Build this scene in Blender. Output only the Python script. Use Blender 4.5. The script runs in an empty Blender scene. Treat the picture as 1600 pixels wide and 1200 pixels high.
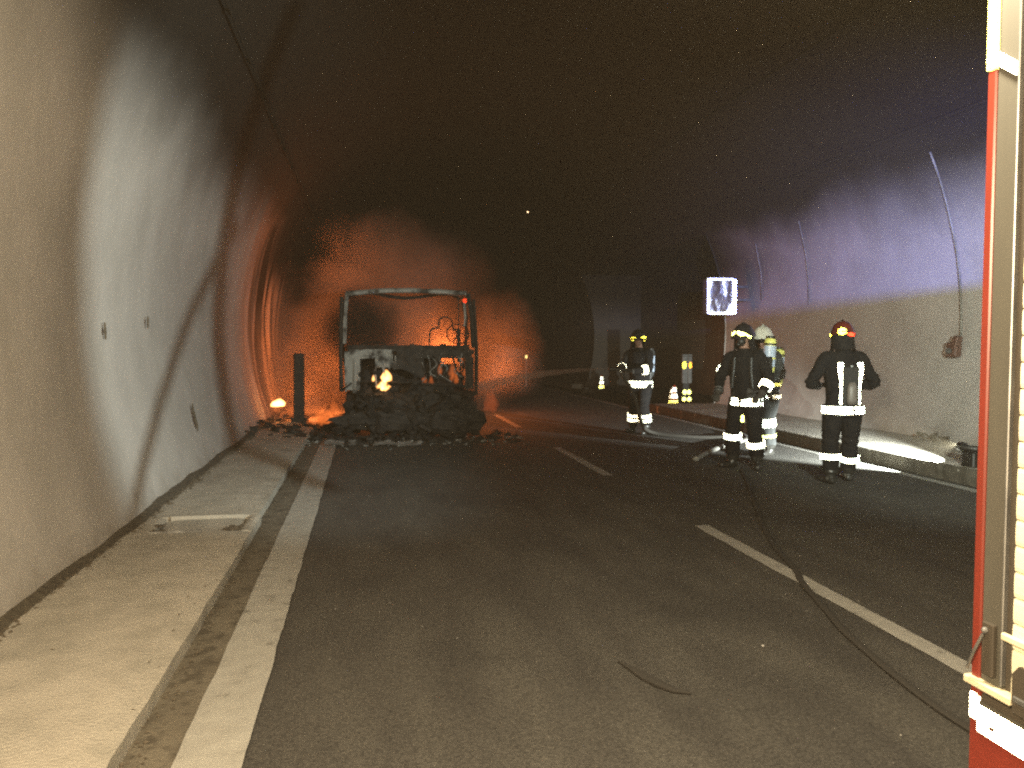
import bpy, bmesh, math, random
from math import sin, cos, pi, radians, atan2, sqrt
from mathutils import Vector, Matrix, noise
random.seed(7)
S = bpy.context.scene
COL = S.collection

# ------------------------------------------------------------------ camera
cam_d = bpy.data.cameras.new('camera')
cam = bpy.data.objects.new('camera', cam_d); COL.objects.link(cam)
cam.location = (0, 0, 1.6)
cam_d.sensor_width = 36.0
cam_d.lens = 36.0 * 1250 / 1600
cam_d.clip_start = 0.05; cam_d.clip_end = 500
YAW, PITCH = radians(10.337), radians(-2.794)
fw = Vector((sin(YAW) * cos(PITCH), cos(YAW) * cos(PITCH), sin(PITCH)))
cam.rotation_euler = fw.to_track_quat('-Z', 'Y').to_euler()
S.camera = cam

# ------------------------------------------------------------------ world: night outside the tunnel
w = bpy.data.worlds.new('World'); S.world = w; w.use_nodes = True
bg = w.node_tree.nodes['Background']
bg.inputs[0].default_value = (0.020, 0.015, 0.009, 1); bg.inputs[1].default_value = 1.0
S.view_settings.view_transform = 'Standard'; S.view_settings.look = 'None'
S.view_settings.gamma = 1.0; S.view_settings.use_curve_mapping = False
S.view_settings.exposure = 0.0
S.cycles.use_denoising = False
S.cycles.denoiser = 'OPENIMAGEDENOISE'
S.cycles.filter_width = 2.2
S.cycles.volume_step_rate = 1.0
S.cycles.volume_max_steps = 256
S.cycles.max_bounces = 6
S.cycles.volume_bounces = 0
S.cycles.transparent_max_bounces = 12
S.cycles.sample_clamp_indirect = 4.0

# ------------------------------------------------------------------ lights
def lamp(name, kind, loc, col, power, radius=0.1, aim=None, spot=None, blend=0.3, size=None):
    d = bpy.data.lights.new(name, kind); d.color = col; d.energy = power
    if kind in ('POINT', 'SPOT'): d.shadow_soft_size = radius
    if kind == 'SPOT': d.spot_size = radians(spot); d.spot_blend = blend
    if kind == 'AREA': d.shape = 'RECTANGLE'; d.size, d.size_y = size
    o = bpy.data.objects.new(name, d); COL.objects.link(o); o.location = loc
    if aim is not None:
        o.rotation_euler = (Vector(aim) - Vector(loc)).to_track_quat('-Z', 'Y').to_euler()
    return o
# warm lantern of the vehicles standing behind the photographer
lamp('work_lantern', 'POINT', (-0.80, -0.25, 2.3), (1.0, 0.77, 0.48), 1120, 0.15)
lamp('fill_light', 'POINT', (1.28, 2.00, 3.16), (1.0, 0.86, 0.60), 620, 0.12)  # added fill lamp, out of view, brightens the left wall and near road
# the photographer's own flash
lamp('camera_flash', 'POINT', (0.10, -0.03, 1.72), (1.0, 0.88, 0.66), 30, 0.03)
# white floodlight on the rear of the fire engine
FLOOD = Vector((2.75, 2.15, 2.05))
lamp('rear_floodlight', 'SPOT', FLOOD, (0.90, 1.0, 0.93), 2500, 0.006, aim=(-2.3, 12.0, 2.6), spot=54, blend=0.55)
lamp('rear_floodlight', 'SPOT', FLOOD + Vector((.25, 0, 0)), (0.86, 1.0, 0.88), 2900, 0.02, aim=(8.7, 12.0, 2.1), spot=56, blend=0.8)
# blue beacon
BLUE = Vector((2.45, 1.95, 2.66))
lamp('blue_beacon_light', 'SPOT', BLUE, (0.19, 0.25, 1.0), 9800, 0.006, aim=(8.5, 13.5, 2.95), spot=40, blend=1.0)
# torch lying on the kerb
lamp('torch_light', 'SPOT', (6.95, 8.42, 0.41), (0.92, 1.0, 0.95), 5200, 0.012, aim=(6.75, 9.9, 0.05), spot=64, blend=0.6)
FIRE = (1.0, 0.22, 0.05)
for p, e, r_ in (((-.95, 18.9, 1.2), 270, .6), ((1.6, 16.6, 1.5), 160, .3), ((3.0, 18.2, 1.15), 125, .45), ((-.7, 17.5, 3.6), 60, .4), ((2.35, 14.9, .55), 10, .2), ((-1.25, 16.7, .6), 32, .2)):
    lamp('fire_light', 'POINT', p, FIRE, e, r_)

# ------------------------------------------------------------------ material helpers
def nt(m): return m.node_tree.nodes, m.node_tree.links
def mat(name, col, rough=0.7, metal=0.0, col2=None, scale=6.0, stretch=(1, 1, 1), bump=0.0, bscale=40.0,
        spec=0.4, lo=0.35, hi=0.7, detail=6.0, col3=None, scale3=1.2, lo3=0.5, hi3=0.62):
    m = bpy.data.materials.new(name); m.use_nodes = True
    N, L = nt(m); b = N['Principled BSDF']
    b.inputs['Roughness'].default_value = rough; b.inputs['Metallic'].default_value = metal
    b.inputs['Specular IOR Level'].default_value = spec
    tc = N.new('ShaderNodeTexCoord'); mp = N.new('ShaderNodeMapping'); mp.inputs['Scale'].default_value = stretch
    L.new(tc.outputs['Object'], mp.inputs['Vector'])
    out = None
    if col2 is not None:
        n = N.new('ShaderNodeTexNoise'); n.inputs['Scale'].default_value = scale; n.inputs['Detail'].default_value = detail
        L.new(mp.outputs[0], n.inputs['Vector'])
        r = N.new('ShaderNodeMapRange'); r.inputs[1].default_value = lo; r.inputs[2].default_value = hi
        L.new(n.outputs[0], r.inputs[0])
        mx = N.new('ShaderNodeMix'); mx.data_type = 'RGBA'
        mx.inputs['A'].default_value = (*col, 1); mx.inputs['B'].default_value = (*col2, 1)
        L.new(r.outputs[0], mx.inputs['Factor']); out = mx.outputs['Result']
        if col3 is not None:
            n3 = N.new('ShaderNodeTexNoise'); n3.inputs['Scale'].default_value = scale3; n3.inputs['Detail'].default_value = 8
            L.new(tc.outputs['Object'], n3.inputs['Vector'])
            r3 = N.new('ShaderNodeMapRange'); r3.inputs[1].default_value = lo3; r3.inputs[2].default_value = hi3
            L.new(n3.outputs[0], r3.inputs[0])
            m3 = N.new('ShaderNodeMix'); m3.data_type = 'RGBA'; m3.inputs['B'].default_value = (*col3, 1)
            L.new(out, m3.inputs['A']); L.new(r3.outputs[0], m3.inputs['Factor']); out = m3.outputs['Result']
        L.new(out, b.inputs['Base Color'])
    else:
        b.inputs['Base Color'].default_value = (*col, 1)
    if bump > 0:
        n = N.new('ShaderNodeTexNoise'); n.inputs['Scale'].default_value = bscale; n.inputs['Detail'].default_value = 5
        L.new(tc.outputs['Object'], n.inputs['Vector'])
        bp = N.new('ShaderNodeBump'); bp.inputs['Strength'].default_value = bump; bp.inputs['Distance'].default_value = 0.02
        L.new(n.outputs[0], bp.inputs['Height']); L.new(bp.outputs[0], b.inputs['Normal'])
    return m

def retro(name, col, gain=0.75, rough=0.32):
    """retroreflective sheeting: returns light towards where it came from"""
    m = bpy.data.materials.new(name); m.use_nodes = True
    N, L = nt(m); N.remove(N['Principled BSDF'])
    g = N.new('ShaderNodeNewGeometry')
    gl = N.new('ShaderNodeBsdfAnisotropic') if False else N.new('ShaderNodeBsdfGlossy')
    gl.inputs['Color'].default_value = (*col, 1); gl.inputs['Roughness'].default_value = rough
    L.new(g.outputs['Incoming'], gl.inputs['Normal'])
    d = N.new('ShaderNodeBsdfDiffuse'); d.inputs['Color'].default_value = (col[0]*.8, col[1]*.8, col[2]*.8, 1)
    mx = N.new('ShaderNodeMixShader'); mx.inputs[0].default_value = gain
    L.new(d.outputs[0], mx.inputs[1]); L.new(gl.outputs[0], mx.inputs[2])
    L.new(mx.outputs[0], N['Material Output'].inputs['Surface'])
    return m

def emit(name, col, s):
    m = bpy.data.materials.new(name); m.use_nodes = True
    b = m.node_tree.nodes['Principled BSDF']
    b.inputs['Base Color'].default_value = (*col, 1)
    b.inputs['Emission Color'].default_value = (*col, 1); b.inputs['Emission Strength'].default_value = s
    return m

M = {}
M['asphalt'] = mat('asphalt', (0.060, 0.056, 0.048), 0.85, col2=(0.038, 0.035, 0.031), scale=3.5, bump=0.7, bscale=130,
                   col3=(0.028, 0.026, 0.023), scale3=0.7, lo3=0.52, hi3=0.75, stretch=(1, .25, 1))
_N, _L = nt(M['asphalt']); _b = _N['Principled BSDF']; _src = _b.inputs['Base Color'].links[0].from_socket
_tc = _N.new('ShaderNodeTexCoord'); _v = _N.new('ShaderNodeTexVoronoi'); _v.inputs['Scale'].default_value = 120
_L.new(_tc.outputs['Object'], _v.inputs['Vector'])
_r = _N.new('ShaderNodeMapRange'); _r.inputs[3].default_value = .6; _r.inputs[4].default_value = 1.45
_s = _N.new('ShaderNodeSeparateColor'); _L.new(_v.outputs['Color'], _s.inputs[0]); _L.new(_s.outputs[0], _r.inputs[0])
_m = _N.new('ShaderNodeVectorMath'); _m.operation = 'SCALE'; _L.new(_src, _m.inputs[0]); _L.new(_r.outputs[0], _m.inputs['Scale']); _L.new(_m.outputs[0], _b.inputs['Base Color'])
M['paint'] = mat('road_paint', (0.30, 0.29, 0.26), 0.8, col2=(0.25, 0.24, 0.215), scale=9, bump=0.3, bscale=120,
                 col3=(0.13, 0.125, 0.11), scale3=9, lo3=0.62, hi3=0.75)
M['concrete'] = mat('walkway_concrete', (0.36, 0.33, 0.28), 0.9, col2=(0.27, 0.25, 0.21), scale=5, bump=0.5, bscale=60,
                    col3=(0.20, 0.18, 0.15), scale3=2.1, lo3=0.58, hi3=0.78)
M['kerb'] = mat('kerb_concrete', (0.085, 0.075, 0.06), 0.95, col2=(0.045, 0.04, 0.03), scale=7, bump=0.6, bscale=50)
M['dirt'] = mat('gutter_dirt', (0.055, 0.045, 0.032), 0.95, col2=(0.10, 0.085, 0.06), scale=22, bump=0.8, bscale=90)
M['gutter'] = mat('dusty_gutter', (0.10, 0.086, 0.064), 0.95, col2=(0.14, 0.122, 0.092), scale=3.5, bump=0.6, bscale=70, col3=(0.065, .055, .04), scale3=9)
M['soil'] = mat('dark_grit', (0.05, 0.04, 0.028), 0.95, col2=(0.11, 0.09, 0.065), scale=40)
M['char'] = mat('charred_steel', (0.012, 0.011, 0.010), 0.75, 0.2, col2=(0.035, 0.030, 0.026), scale=9, bump=0.7, bscale=30)
M['ash'] = mat('ash_grey_steel', (0.22, 0.22, 0.205), 0.85, col2=(0.03, 0.028, 0.026), scale=5.0, lo=0.46, hi=0.62, bump=0.5, bscale=30)
M['ash_pale'] = mat('pale_ash', (0.30, 0.29, 0.27), 0.95, col2=(0.07, 0.065, 0.06), scale=6, bump=0.7, bscale=40)
M['suit'] = mat('fireproof_cloth', (0.006, 0.006, 0.007), 0.9, spec=.15, col2=(0.011, 0.010, 0.010), scale=10, bump=0.4, bscale=60)
M['suit_grey'] = mat('grey_soiled_cloth', (0.040, 0.043, 0.043), 0.9, col2=(0.018, 0.018, 0.018), scale=8, bump=0.4, bscale=60)
M['rubber'] = mat('black_rubber', (0.014, 0.013, 0.012), 0.45, bump=0.2)
M['boot'] = mat('boot_rubber', (0.02, 0.019, 0.017), 0.35, col2=(0.09, 0.085, 0.075), scale=12, lo=.55, hi=.75)
M['glove'] = mat('glove_leather', (0.03, 0.026, 0.022), 0.8, bump=0.3)
M['skin'] = mat('skin', (0.26, 0.15, 0.105), 0.6, col2=(0.18, 0.10, 0.075), scale=9)
M['helmet_dark'] = mat('helmet_shell_dark', (0.016, 0.015, 0.016), 0.28)
M['helmet_red'] = mat('helmet_shell_red', (0.10, 0.014, 0.009), 0.3, col2=(0.04, 0.010, 0.008), scale=8)
M['helmet_white'] = mat('helmet_shell_white', (0.52, 0.50, 0.42), 0.35)
M['visor'] = mat('smoked_visor', (0.01, 0.01, 0.01), 0.08)
M['steel'] = mat('dull_steel', (0.30, 0.30, 0.29), 0.45, 0.8, col2=(0.16, 0.16, 0.16), scale=9)
M['retro_white'] = retro('retroreflective_white', (0.90, 0.93, 0.84))
M['retro_dim'] = retro('retroreflective_dim', (0.34, 0.34, 0.31))  # dimmer version of the white sheeting
M['retro_lime'] = retro('retroreflective_lime', (0.92, 0.95, 0.30))
M['retro_yellow'] = retro('retroreflective_yellow', (0.98, 0.85, 0.10))
M['retro_orange'] = retro('retroreflective_orange', (0.95, 0.38, 0.04))
M['retro_red'] = retro('retroreflective_red', (0.8, 0.05, 0.02), 0.35)
M['cylinder_yellow'] = mat('cylinder_yellow', (0.62, 0.60, 0.16), 0.35)
M['cylinder_blue'] = mat('cylinder_grey_blue', (0.34, 0.40, 0.50), 0.35)
M['truck_red'] = mat('engine_red_paint', (0.17, 0.026, 0.016), 0.35, col2=(0.14, 0.022, 0.014), scale=3)
M['truck_alu'] = mat('brushed_aluminium', (0.068, 0.064, 0.052), 0.6, 0.0, col2=(0.058, 0.054, 0.044), scale=14, stretch=(1, 1, .1))
M['seal'] = mat('rubber_seal', (0.045, 0.037, 0.027), 0.7)
M['slat'] = mat('cream_shutter_slat', (0.74, 0.70, 0.53), 0.4, col2=(0.68, 0.64, 0.48), scale=4)
M['cream'] = mat('cream_step_edge', (0.66, 0.60, 0.42), 0.45, col2=(0.48, 0.43, 0.30), scale=16)
M['cone'] = mat('cone_orange', (0.35, 0.05, 0.015), 0.5)
M['post'] = mat('grey_plastic', (0.12, 0.12, 0.115), 0.6, col2=(0.07, 0.07, 0.07), scale=7)
M['sooty'] = mat('soot_coated_pipe', (0.016, 0.014, 0.012), 0.95, spec=.1)
M['cable'] = mat('grey_cable_sheath', (0.26, 0.25, 0.22), 0.8, spec=.2, col2=(0.08, 0.075, 0.07), scale=2.5)
M['hose_dark'] = mat('hose_dark', (0.030, 0.027, 0.023), 0.95)
M['hose_pale'] = mat('hose_pale', (0.20, 0.19, 0.17), 0.8)
M['glass'] = mat('dark_glass', (0.02, 0.02, 0.02), 0.1)
M['brown_box'] = mat('rusty_brown_plastic', (0.10, 0.055, 0.042), 0.6)

# tunnel lining: pale sprayed concrete, blackened by soot above and around the fire
def lining_mat():
    m = bpy.data.materials.new('tunnel_lining_concrete'); m.use_nodes = True
    N, L = nt(m); b = N['Principled BSDF']; b.inputs['Roughness'].default_value = 0.85
    b.inputs['Specular IOR Level'].default_value = 0.25
    tc = N.new('ShaderNodeTexCoord'); sep = N.new('ShaderNodeSeparateXYZ'); L.new(tc.outputs['Object'], sep.inputs[0])
    def noise_(scale, det=6, stretch=(1, 1, 1), rough=.6):
        mp = N.new('ShaderNodeMapping'); mp.inputs['Scale'].default_value = stretch; L.new(tc.outputs['Object'], mp.inputs[0])
        n = N.new('ShaderNodeTexNoise'); n.inputs['Scale'].default_value = scale; n.inputs['Detail'].default_value = det
        n.inputs['Roughness'].default_value = rough
        L.new(mp.outputs[0], n.inputs['Vector']); return n.outputs[0]
    def math_(op, a, b_=None, clamp=False):
        n = N.new('ShaderNodeMath'); n.operation = op; n.use_clamp = clamp
        for i, v in enumerate((a, b_)):
            if v is None: continue
            if isinstance(v, (int, float)): n.inputs[i].default_value = v
            else: L.new(v, n.inputs[i])
        return n.outputs[0]
    def rng(v, lo, hi, a=0., b_=1., smooth=True):
        n = N.new('ShaderNodeMapRange'); n.interpolation_type = 'SMOOTHSTEP' if smooth else 'LINEAR'
        L.new(v, n.inputs[0]); n.inputs[1].default_value = lo; n.inputs[2].default_value = hi
        n.inputs[3].default_value = a; n.inputs[4].default_value = b_; return n.outputs[0]
    def mix(f, a, b_):
        n = N.new('ShaderNodeMix'); n.data_type = 'RGBA'
        if isinstance(f, float): n.inputs['Factor'].default_value = f
        else: L.new(f, n.inputs['Factor'])
        for k, v in (('A', a), ('B', b_)):
            if isinstance(v, tuple): n.inputs[k].default_value = (*v, 1)
            else: L.new(v, n.inputs[k])
        return n.outputs['Result']
    c = mix(rng(noise_(1.3), .35, .7), (0.38, 0.355, 0.33), (0.33, 0.31, 0.285))
    # damp runs down the wall
    c = mix(rng(noise_(1.0, 5, (2.4, 2.4, .12)), .5, .8, 0, .15), c, (0.20, 0.185, 0.165))
    # spots
    c = mix(rng(noise_(9.0, 4), .70, .76, 0, .35), c, (0.18, 0.16, 0.14))
    # splash dirt near the base
    base = math_('ADD', sep.outputs[2], math_('MULTIPLY', noise_(3.0, 8), .9))
    c = mix(rng(base, .40, .80, .45, 0), c, (0.17, 0.145, 0.11))
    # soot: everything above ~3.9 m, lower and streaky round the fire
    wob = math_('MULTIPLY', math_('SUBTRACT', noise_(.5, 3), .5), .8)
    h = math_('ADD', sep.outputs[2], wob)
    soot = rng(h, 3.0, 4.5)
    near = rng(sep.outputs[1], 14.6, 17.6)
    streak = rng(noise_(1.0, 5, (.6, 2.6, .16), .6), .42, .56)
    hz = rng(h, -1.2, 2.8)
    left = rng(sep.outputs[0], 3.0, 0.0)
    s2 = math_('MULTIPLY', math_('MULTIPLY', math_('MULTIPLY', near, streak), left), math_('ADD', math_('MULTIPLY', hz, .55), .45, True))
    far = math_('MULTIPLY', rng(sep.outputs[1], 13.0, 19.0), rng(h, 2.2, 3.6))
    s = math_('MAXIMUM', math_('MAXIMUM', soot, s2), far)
    c = mix(rng(sep.outputs[1], 19.0, 27.0, 0, .90), c, (0.03, 0.026, 0.02))  # far lining darkened in its colour, standing in for the missing light
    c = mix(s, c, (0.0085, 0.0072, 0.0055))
    L.new(c, b.inputs['Base Color'])
    bp = N.new('ShaderNodeBump'); bp.inputs['Strength'].default_value = .3; bp.inputs['Distance'].default_value = .02
    L.new(noise_(7, 8), bp.inputs['Height']); L.new(bp.outputs[0], b.inputs['Normal'])
    return m
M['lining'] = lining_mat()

# ------------------------------------------------------------------ geometry helpers
class MB:
    def __init__(s): s.v = []; s.f = []; s.mi = []; s.cur = 0
    def add(s, vs, fs):
        o = len(s.v); s.v += [Vector(v) for v in vs]
        for f in fs: s.f.append([i + o for i in f]); s.mi.append(s.cur)
        return s
    def box(s, c, d, rot=None, jit=0.0, bev=0.0):
        x, y, z = d[0] / 2, d[1] / 2, d[2] / 2
        if bev > 0:
            b = min(bev, x * .9, y * .9, z * .9); vs = []; idx = {}
            bm = bmesh.new(); bmesh.ops.create_cube(bm, size=1)
            for v in bm.verts: v.co = Vector((v.co.x * d[0], v.co.y * d[1], v.co.z * d[2]))
            bmesh.ops.bevel(bm, geom=list(bm.edges), offset=b, segments=1, affect='EDGES')
            vs = [v.co.copy() for v in bm.verts]; bm.verts.index_update()
            fs = [[v.index for v in f.verts] for f in bm.faces]; bm.free()
        else:
            vs = [Vector((a * x, b * y, c_ * z)) for a in (-1, 1) for b in (-1, 1) for c_ in (-1, 1)]
            fs = [(0, 1, 3, 2), (4, 6, 7, 5), (0, 4, 5, 1), (2, 3, 7, 6), (0, 2, 6, 4), (1, 5, 7, 3)]
        R = rot if isinstance(rot, Matrix) else (Matrix.Rotation(rot[2], 3, 'Z') @ Matrix.Rotation(rot[1], 3, 'Y') @ Matrix.Rotation(rot[0], 3, 'X') if rot else Matrix.Identity(3))
        out = []
        for v in vs:
            q = R @ v + Vector(c)
            if jit: q += Vector((random.uniform(-jit, jit), random.uniform(-jit, jit), random.uniform(-jit, jit)))
            out.append(q)
        return s.add(out, fs)
    def tube(s, pts, rad, n=8, cap=True, up=None, squash=None):
        """rad: number or list of numbers or (rx, ry)"""
        pts = [Vector(p) for p in pts]; k = len(pts)
        if not isinstance(rad, list): rad = [rad] * k
        rings = []; ref = up and Vector(up)
        prev = None
        for i, p in enumerate(pts):
            t = (pts[min(i + 1, k - 1)] - pts[max(i - 1, 0)])
            t = t.normalized() if t.length > 1e-9 else Vector((0, 0, 1))
            if prev is None:
                a = ref if ref else (Vector((1, 0, 0)) if abs(t.x) < .9 else Vector((0, 1, 0)))
                u = (a - t * a.dot(t)).normalized()
            else: u = (prev - t * prev.dot(t)).normalized()
            prev = u; v = t.cross(u)
            r = rad[i]; rx, ry = r if isinstance(r, tuple) else (r, r)
            rings.append([p + u * rx * cos(2 * pi * j / n) + v * ry * sin(2 * pi * j / n) for j in range(n)])
        vs = [q for r in rings for q in r]
        fs = [[i * n + j, i * n + (j + 1) % n, (i + 1) * n + (j + 1) % n, (i + 1) * n + j] for i in range(k - 1) for j in range(n)]
        if cap: fs += [list(range(n))[::-1], [(k - 1) * n + j for j in range(n)]]
        return s.add(vs, fs)
    def ball(s, c, r, n=10, m=7, rot=None, top=None):
        rx, ry, rz = r if isinstance(r, tuple) else (r, r, r)
        vs = []; 
        for i in range(m + 1):
            a = pi * i / m
            for j in range(n):
                q = Vector((rx * sin(a) * cos(2 * pi * j / n), ry * sin(a) * sin(2 * pi * j / n), rz * cos(a)))
                if rot: q = rot @ q
                vs.append(q + Vector(c))
        fs = [[i * n + j, (i + 1) * n + j, (i + 1) * n + (j + 1) % n, i * n + (j + 1) % n] for i in range(m) for j in range(n)]
        return s.add(vs, fs)
    def build(s, name, m, parent=None, smooth=False, weld=False):
        me = bpy.data.meshes.new(name); me.from_pydata([tuple(v) for v in s.v], [], s.f)
        for x in (m if isinstance(m, (list, tuple)) else [m]): me.materials.append(x)
        for p, i in zip(me.polygons, s.mi): p.material_index = i
        bm = bmesh.new(); bm.from_mesh(me)
        if weld: bmesh.ops.remove_doubles(bm, verts=bm.verts, dist=1e-5)
        bmesh.ops.recalc_face_normals(bm, faces=bm.faces); bm.to_mesh(me); bm.free()
        if smooth: me.polygons.foreach_set('use_smooth', [True] * len(me.polygons))
        o = bpy.data.objects.new(name, me); COL.objects.link(o)
        if parent: o.parent = parent
        return o

def tag(o, label=None, cat=None, group=None, kind=None):
    if label: o['label'] = label
    if cat: o['category'] = cat
    if group: o['group'] = group
    if kind: o['kind'] = kind
    return o
def empty(name, loc, rz=0.0, label=None, cat=None, group=None):
    o = bpy.data.objects.new(name, None); COL.objects.link(o); o.location = loc; o.rotation_euler = (0, 0, rz)
    o.empty_display_size = .1
    return tag(o, label, cat, group)
def fr(a, b, t): return a + (b - a) * t
def nz(p, s=1.0): return noise.noise(Vector(p) * s)

# ------------------------------------------------------------------ tunnel shell
CX, CZ, R = 3.25, 1.9, 5.5
Y0, Y1 = -14.0, 95.0
NY0, NY1, NTOP = 18.5, 30.0, 4.3        # lay-by recess in the right wall
def ylist():
    ys = []; y = Y0
    while y < Y1:
        ys.append(y)
        y += .5 if y < 2 else (.12 if y < 24 else (.25 if y < 31 else 2.0))
    for q in (NY0, NY1):
        k = min(range(len(ys)), key=lambda i: abs(ys[i] - q)); ys[k] = q
    return ys + [Y1]
YS = ylist()
A_BASE = math.asin(-(CZ + .3) / R)           # angle below horizontal at z = -.3
def shell(name, a0, a1, n, skip=None):
    vs = []; fs = []
    for y in YS:
        for i in range(n + 1):
            a = fr(a0, a1, i / n)
            r = R
            x, z = CX + R * cos(a), CZ + R * sin(a)
            # lining is a little uneven; loose hanging strips round the fire on the left
            d = .035 * nz((x * .6, y * .5, z * .6)) + .012 * nz((x * 2, y * 2, z * 2))
            if x < 1 and y > 13.8:
                k = min(1, (y - 13.8) / 3) * (1 if y < 34 else 0)
                d += k * .075 * (nz((0, y * 1.15 + 1.3 * nz((0, 3, z * .35)), z * .16)) )
                d += k * .05 * nz((9, y * 4, z * .5))
            r -= d
            vs.append((CX + r * cos(a), y, CZ + r * sin(a)))
    m = n + 1
    for k in range(len(YS) - 1):
        for i in range(n):
            if skip and skip(.5 * (YS[k] + YS[k + 1]), CZ + R * sin(fr(a0, a1, (i + .5) / n))): continue
            fs.append([k * m + i, k * m + i + 1, (k + 1) * m + i + 1, (k + 1) * m + i])
    b = MB(); b.add(vs, fs)
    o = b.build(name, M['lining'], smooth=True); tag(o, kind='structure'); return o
aS = radians(38)
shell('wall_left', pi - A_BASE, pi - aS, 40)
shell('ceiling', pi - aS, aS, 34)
# right wall with the recess cut out: bring one ring to the recess height
aN = math.asin((NTOP - CZ) / R)
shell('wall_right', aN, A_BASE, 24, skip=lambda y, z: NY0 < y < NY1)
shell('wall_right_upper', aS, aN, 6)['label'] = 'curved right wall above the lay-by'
b = MB()
XR = 10.6
def rx(z): return CX + sqrt(R * R - (z - CZ) ** 2)
zs = [-.3, .2, .8, 1.4, 2.0, 2.6, 3.2, 3.8, NTOP]
for i in range(len(zs) - 1):      # end faces and back of the recess
    for yy in (NY0, NY1):
        b.add([(rx(zs[i]) - .03, yy, zs[i]), (XR, yy, zs[i]), (XR, yy, zs[i + 1]), (rx(zs[i + 1]) - .03, yy, zs[i + 1])], [(0, 1, 2, 3)])
b.add([(XR, NY0, -.3), (XR, NY1, -.3), (XR, NY1, NTOP), (XR, NY0, NTOP)], [(0, 1, 2, 3)])
b.add([(rx(NTOP) - .03, NY0, NTOP), (XR, NY0, NTOP), (XR, NY1, NTOP), (rx(NTOP) - .03, NY1, NTOP)], [(0, 1, 2, 3)])
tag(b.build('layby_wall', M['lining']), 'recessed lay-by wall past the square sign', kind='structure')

# ground under everything, road, lines, walkways
b = MB()
GN = 60
ys = [Y0 + (Y1 - Y0) * i / 90 for i in range(91)]
b.add([(-3, Y0, -.25), (12.5, Y0, -.25), (12.5, Y1, -.25), (-3, Y1, -.25)], [(0, 1, 2, 3)])
tag(b.build('ground', M['dirt']), kind='structure')
XK, XRK, KH, RKH = -.93, 6.76, .10, .17
def sheet(x0, x1, z, y0=Y0, y1=Y1, step=.5, nx=6, jag=0.0, amp=0.0):
    b = MB(); ny = int((y1 - y0) / step); vs = []
    for k in range(ny + 1):
        y = y0 + (y1 - y0) * k / ny
        for i in range(nx + 1):
            x = fr(x0, x1, i / nx)
            if jag and i in (0, nx): x += jag * nz((x * 5, y * 3.1, 0)) + jag * .6 * nz((x * 5, y * 11, 7))
            vs.append((x, y, z + amp * nz((x * .8, y * .8, 0))))
    m = nx + 1
    b.add(vs, [[k * m + i, k * m + i + 1, (k + 1) * m + i + 1, (k + 1) * m + i] for k in range(ny) for i in range(nx)])
    return b
tag(sheet(XK - .05, XRK + .05, 0, step=.5, nx=24).build('road', M['asphalt'], smooth=True), kind='structure')
tag(sheet(-.735, -.475, .011, step=.1, nx=3, jag=.008).build('edge_line', M['paint']), 'wide white line along the left side of the road', kind='structure')
tag(sheet(-.96, -.70, .007, step=.05, nx=4, jag=.03).build('gutter', M['gutter']), kind='structure')
tag(sheet(6.48, 6.62, .005, step=.1, nx=2, jag=.01).build('edge_line', M['paint']), 'white line along the right side of the road', kind='structure')
y = 3.55
dl = [(3.35, 6.6), (9.35, 12.1), (15.2, 18.0), (21, 24), (27, 30), (33, 36), (-2.6, .4), (-8.6, -5.6)]
for y0, y1 in dl:
    o = sheet(2.84, 2.97, .005, y0=y0, y1=y1, step=.1, nx=2, jag=.008).build('lane_dash', M['paint'])
    tag(o, kind='structure')
# lay-by road surface
tag(sheet(8.3, XR, .02, y0=NY0, y1=NY1, nx=4).build('layby_surface', M['asphalt']), kind='structure')

# left walkway: cast slabs with an inset cover frame, as parts of the walkway
wk = empty('walkway', (0, 0, 0)); tag(wk, 'raised pale concrete walkway with kerb on the left', kind='structure')
def slab(x0, x1, y0, y1, z, m=M['concrete'], name='slab', parent=wk, nx=8, th=.2, amp=.006, edge=.012):
    ny = max(2, int((y1 - y0) / .12)); b = MB(); vs = []
    for k in range(ny + 1):
        y = fr(y0, y1, k / ny)
        for i in range(nx + 1):
            x = fr(x0, x1, i / nx)
            zz = z + amp * nz((x * 1.5, y * 1.5, z * 9))
            e = 1 if i in (0, nx) else 0
            if e: x += edge * nz((x, y * 4, 3)); zz -= .012 + .01 * abs(nz((x, y * 6, 1)))
            vs.append((x, y, zz))
    m_ = nx + 1; top = len(vs)
    fs = [[k * m_ + i, k * m_ + i + 1, (k + 1) * m_ + i + 1, (k + 1) * m_ + i] for k in range(ny) for i in range(nx)]
    for k in range(ny + 1):
        for i in (0, nx): vs.append((vs[k * m_ + i][0], vs[k * m_ + i][1], z - th))
    for k in range(ny):
        fs.append([k * m_, (k + 1) * m_, top + 2 * (k + 1), top + 2 * k])
        fs.append([k * m_ + nx, top + 2 * k + 1, top + 2 * (k + 1) + 1, (k + 1) * m_ + nx])
    for k in (0, ny):
        fs.append([k * m_ + i for i in range(nx + 1)] + [top + 2 * k + 1, top + 2 * k])
    b.add(vs, fs); return b.build(name, m, parent)
slab(-2.02, XK, Y0, 6.70, KH)
slab(-2.10, XK - .03, 7.36, 14.9, KH - .004)
slab(-2.20, XK - .03, 14.92, Y1, KH - .008)
slab(-2.05, -1.72, 6.715, 7.345, KH - .002); slab(-1.03, XK, 6.715, 7.345, KH - .001, nx=3)
slab(-1.70, -1.05, 6.76, 7.32, KH - .022, M['concrete'], 'inspection_cover')
b = MB()
b.box((-1.52, 6.735, KH - .014), (.40, .035, .05), bev=.006); b.build('cover_frame', M['ash_pale'], wk)
b = MB(); b.box((-1.38, 7.338, KH - .020), (.62, .03, .05), bev=.006); b.build('cover_frame', M['concrete'], wk)
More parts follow.
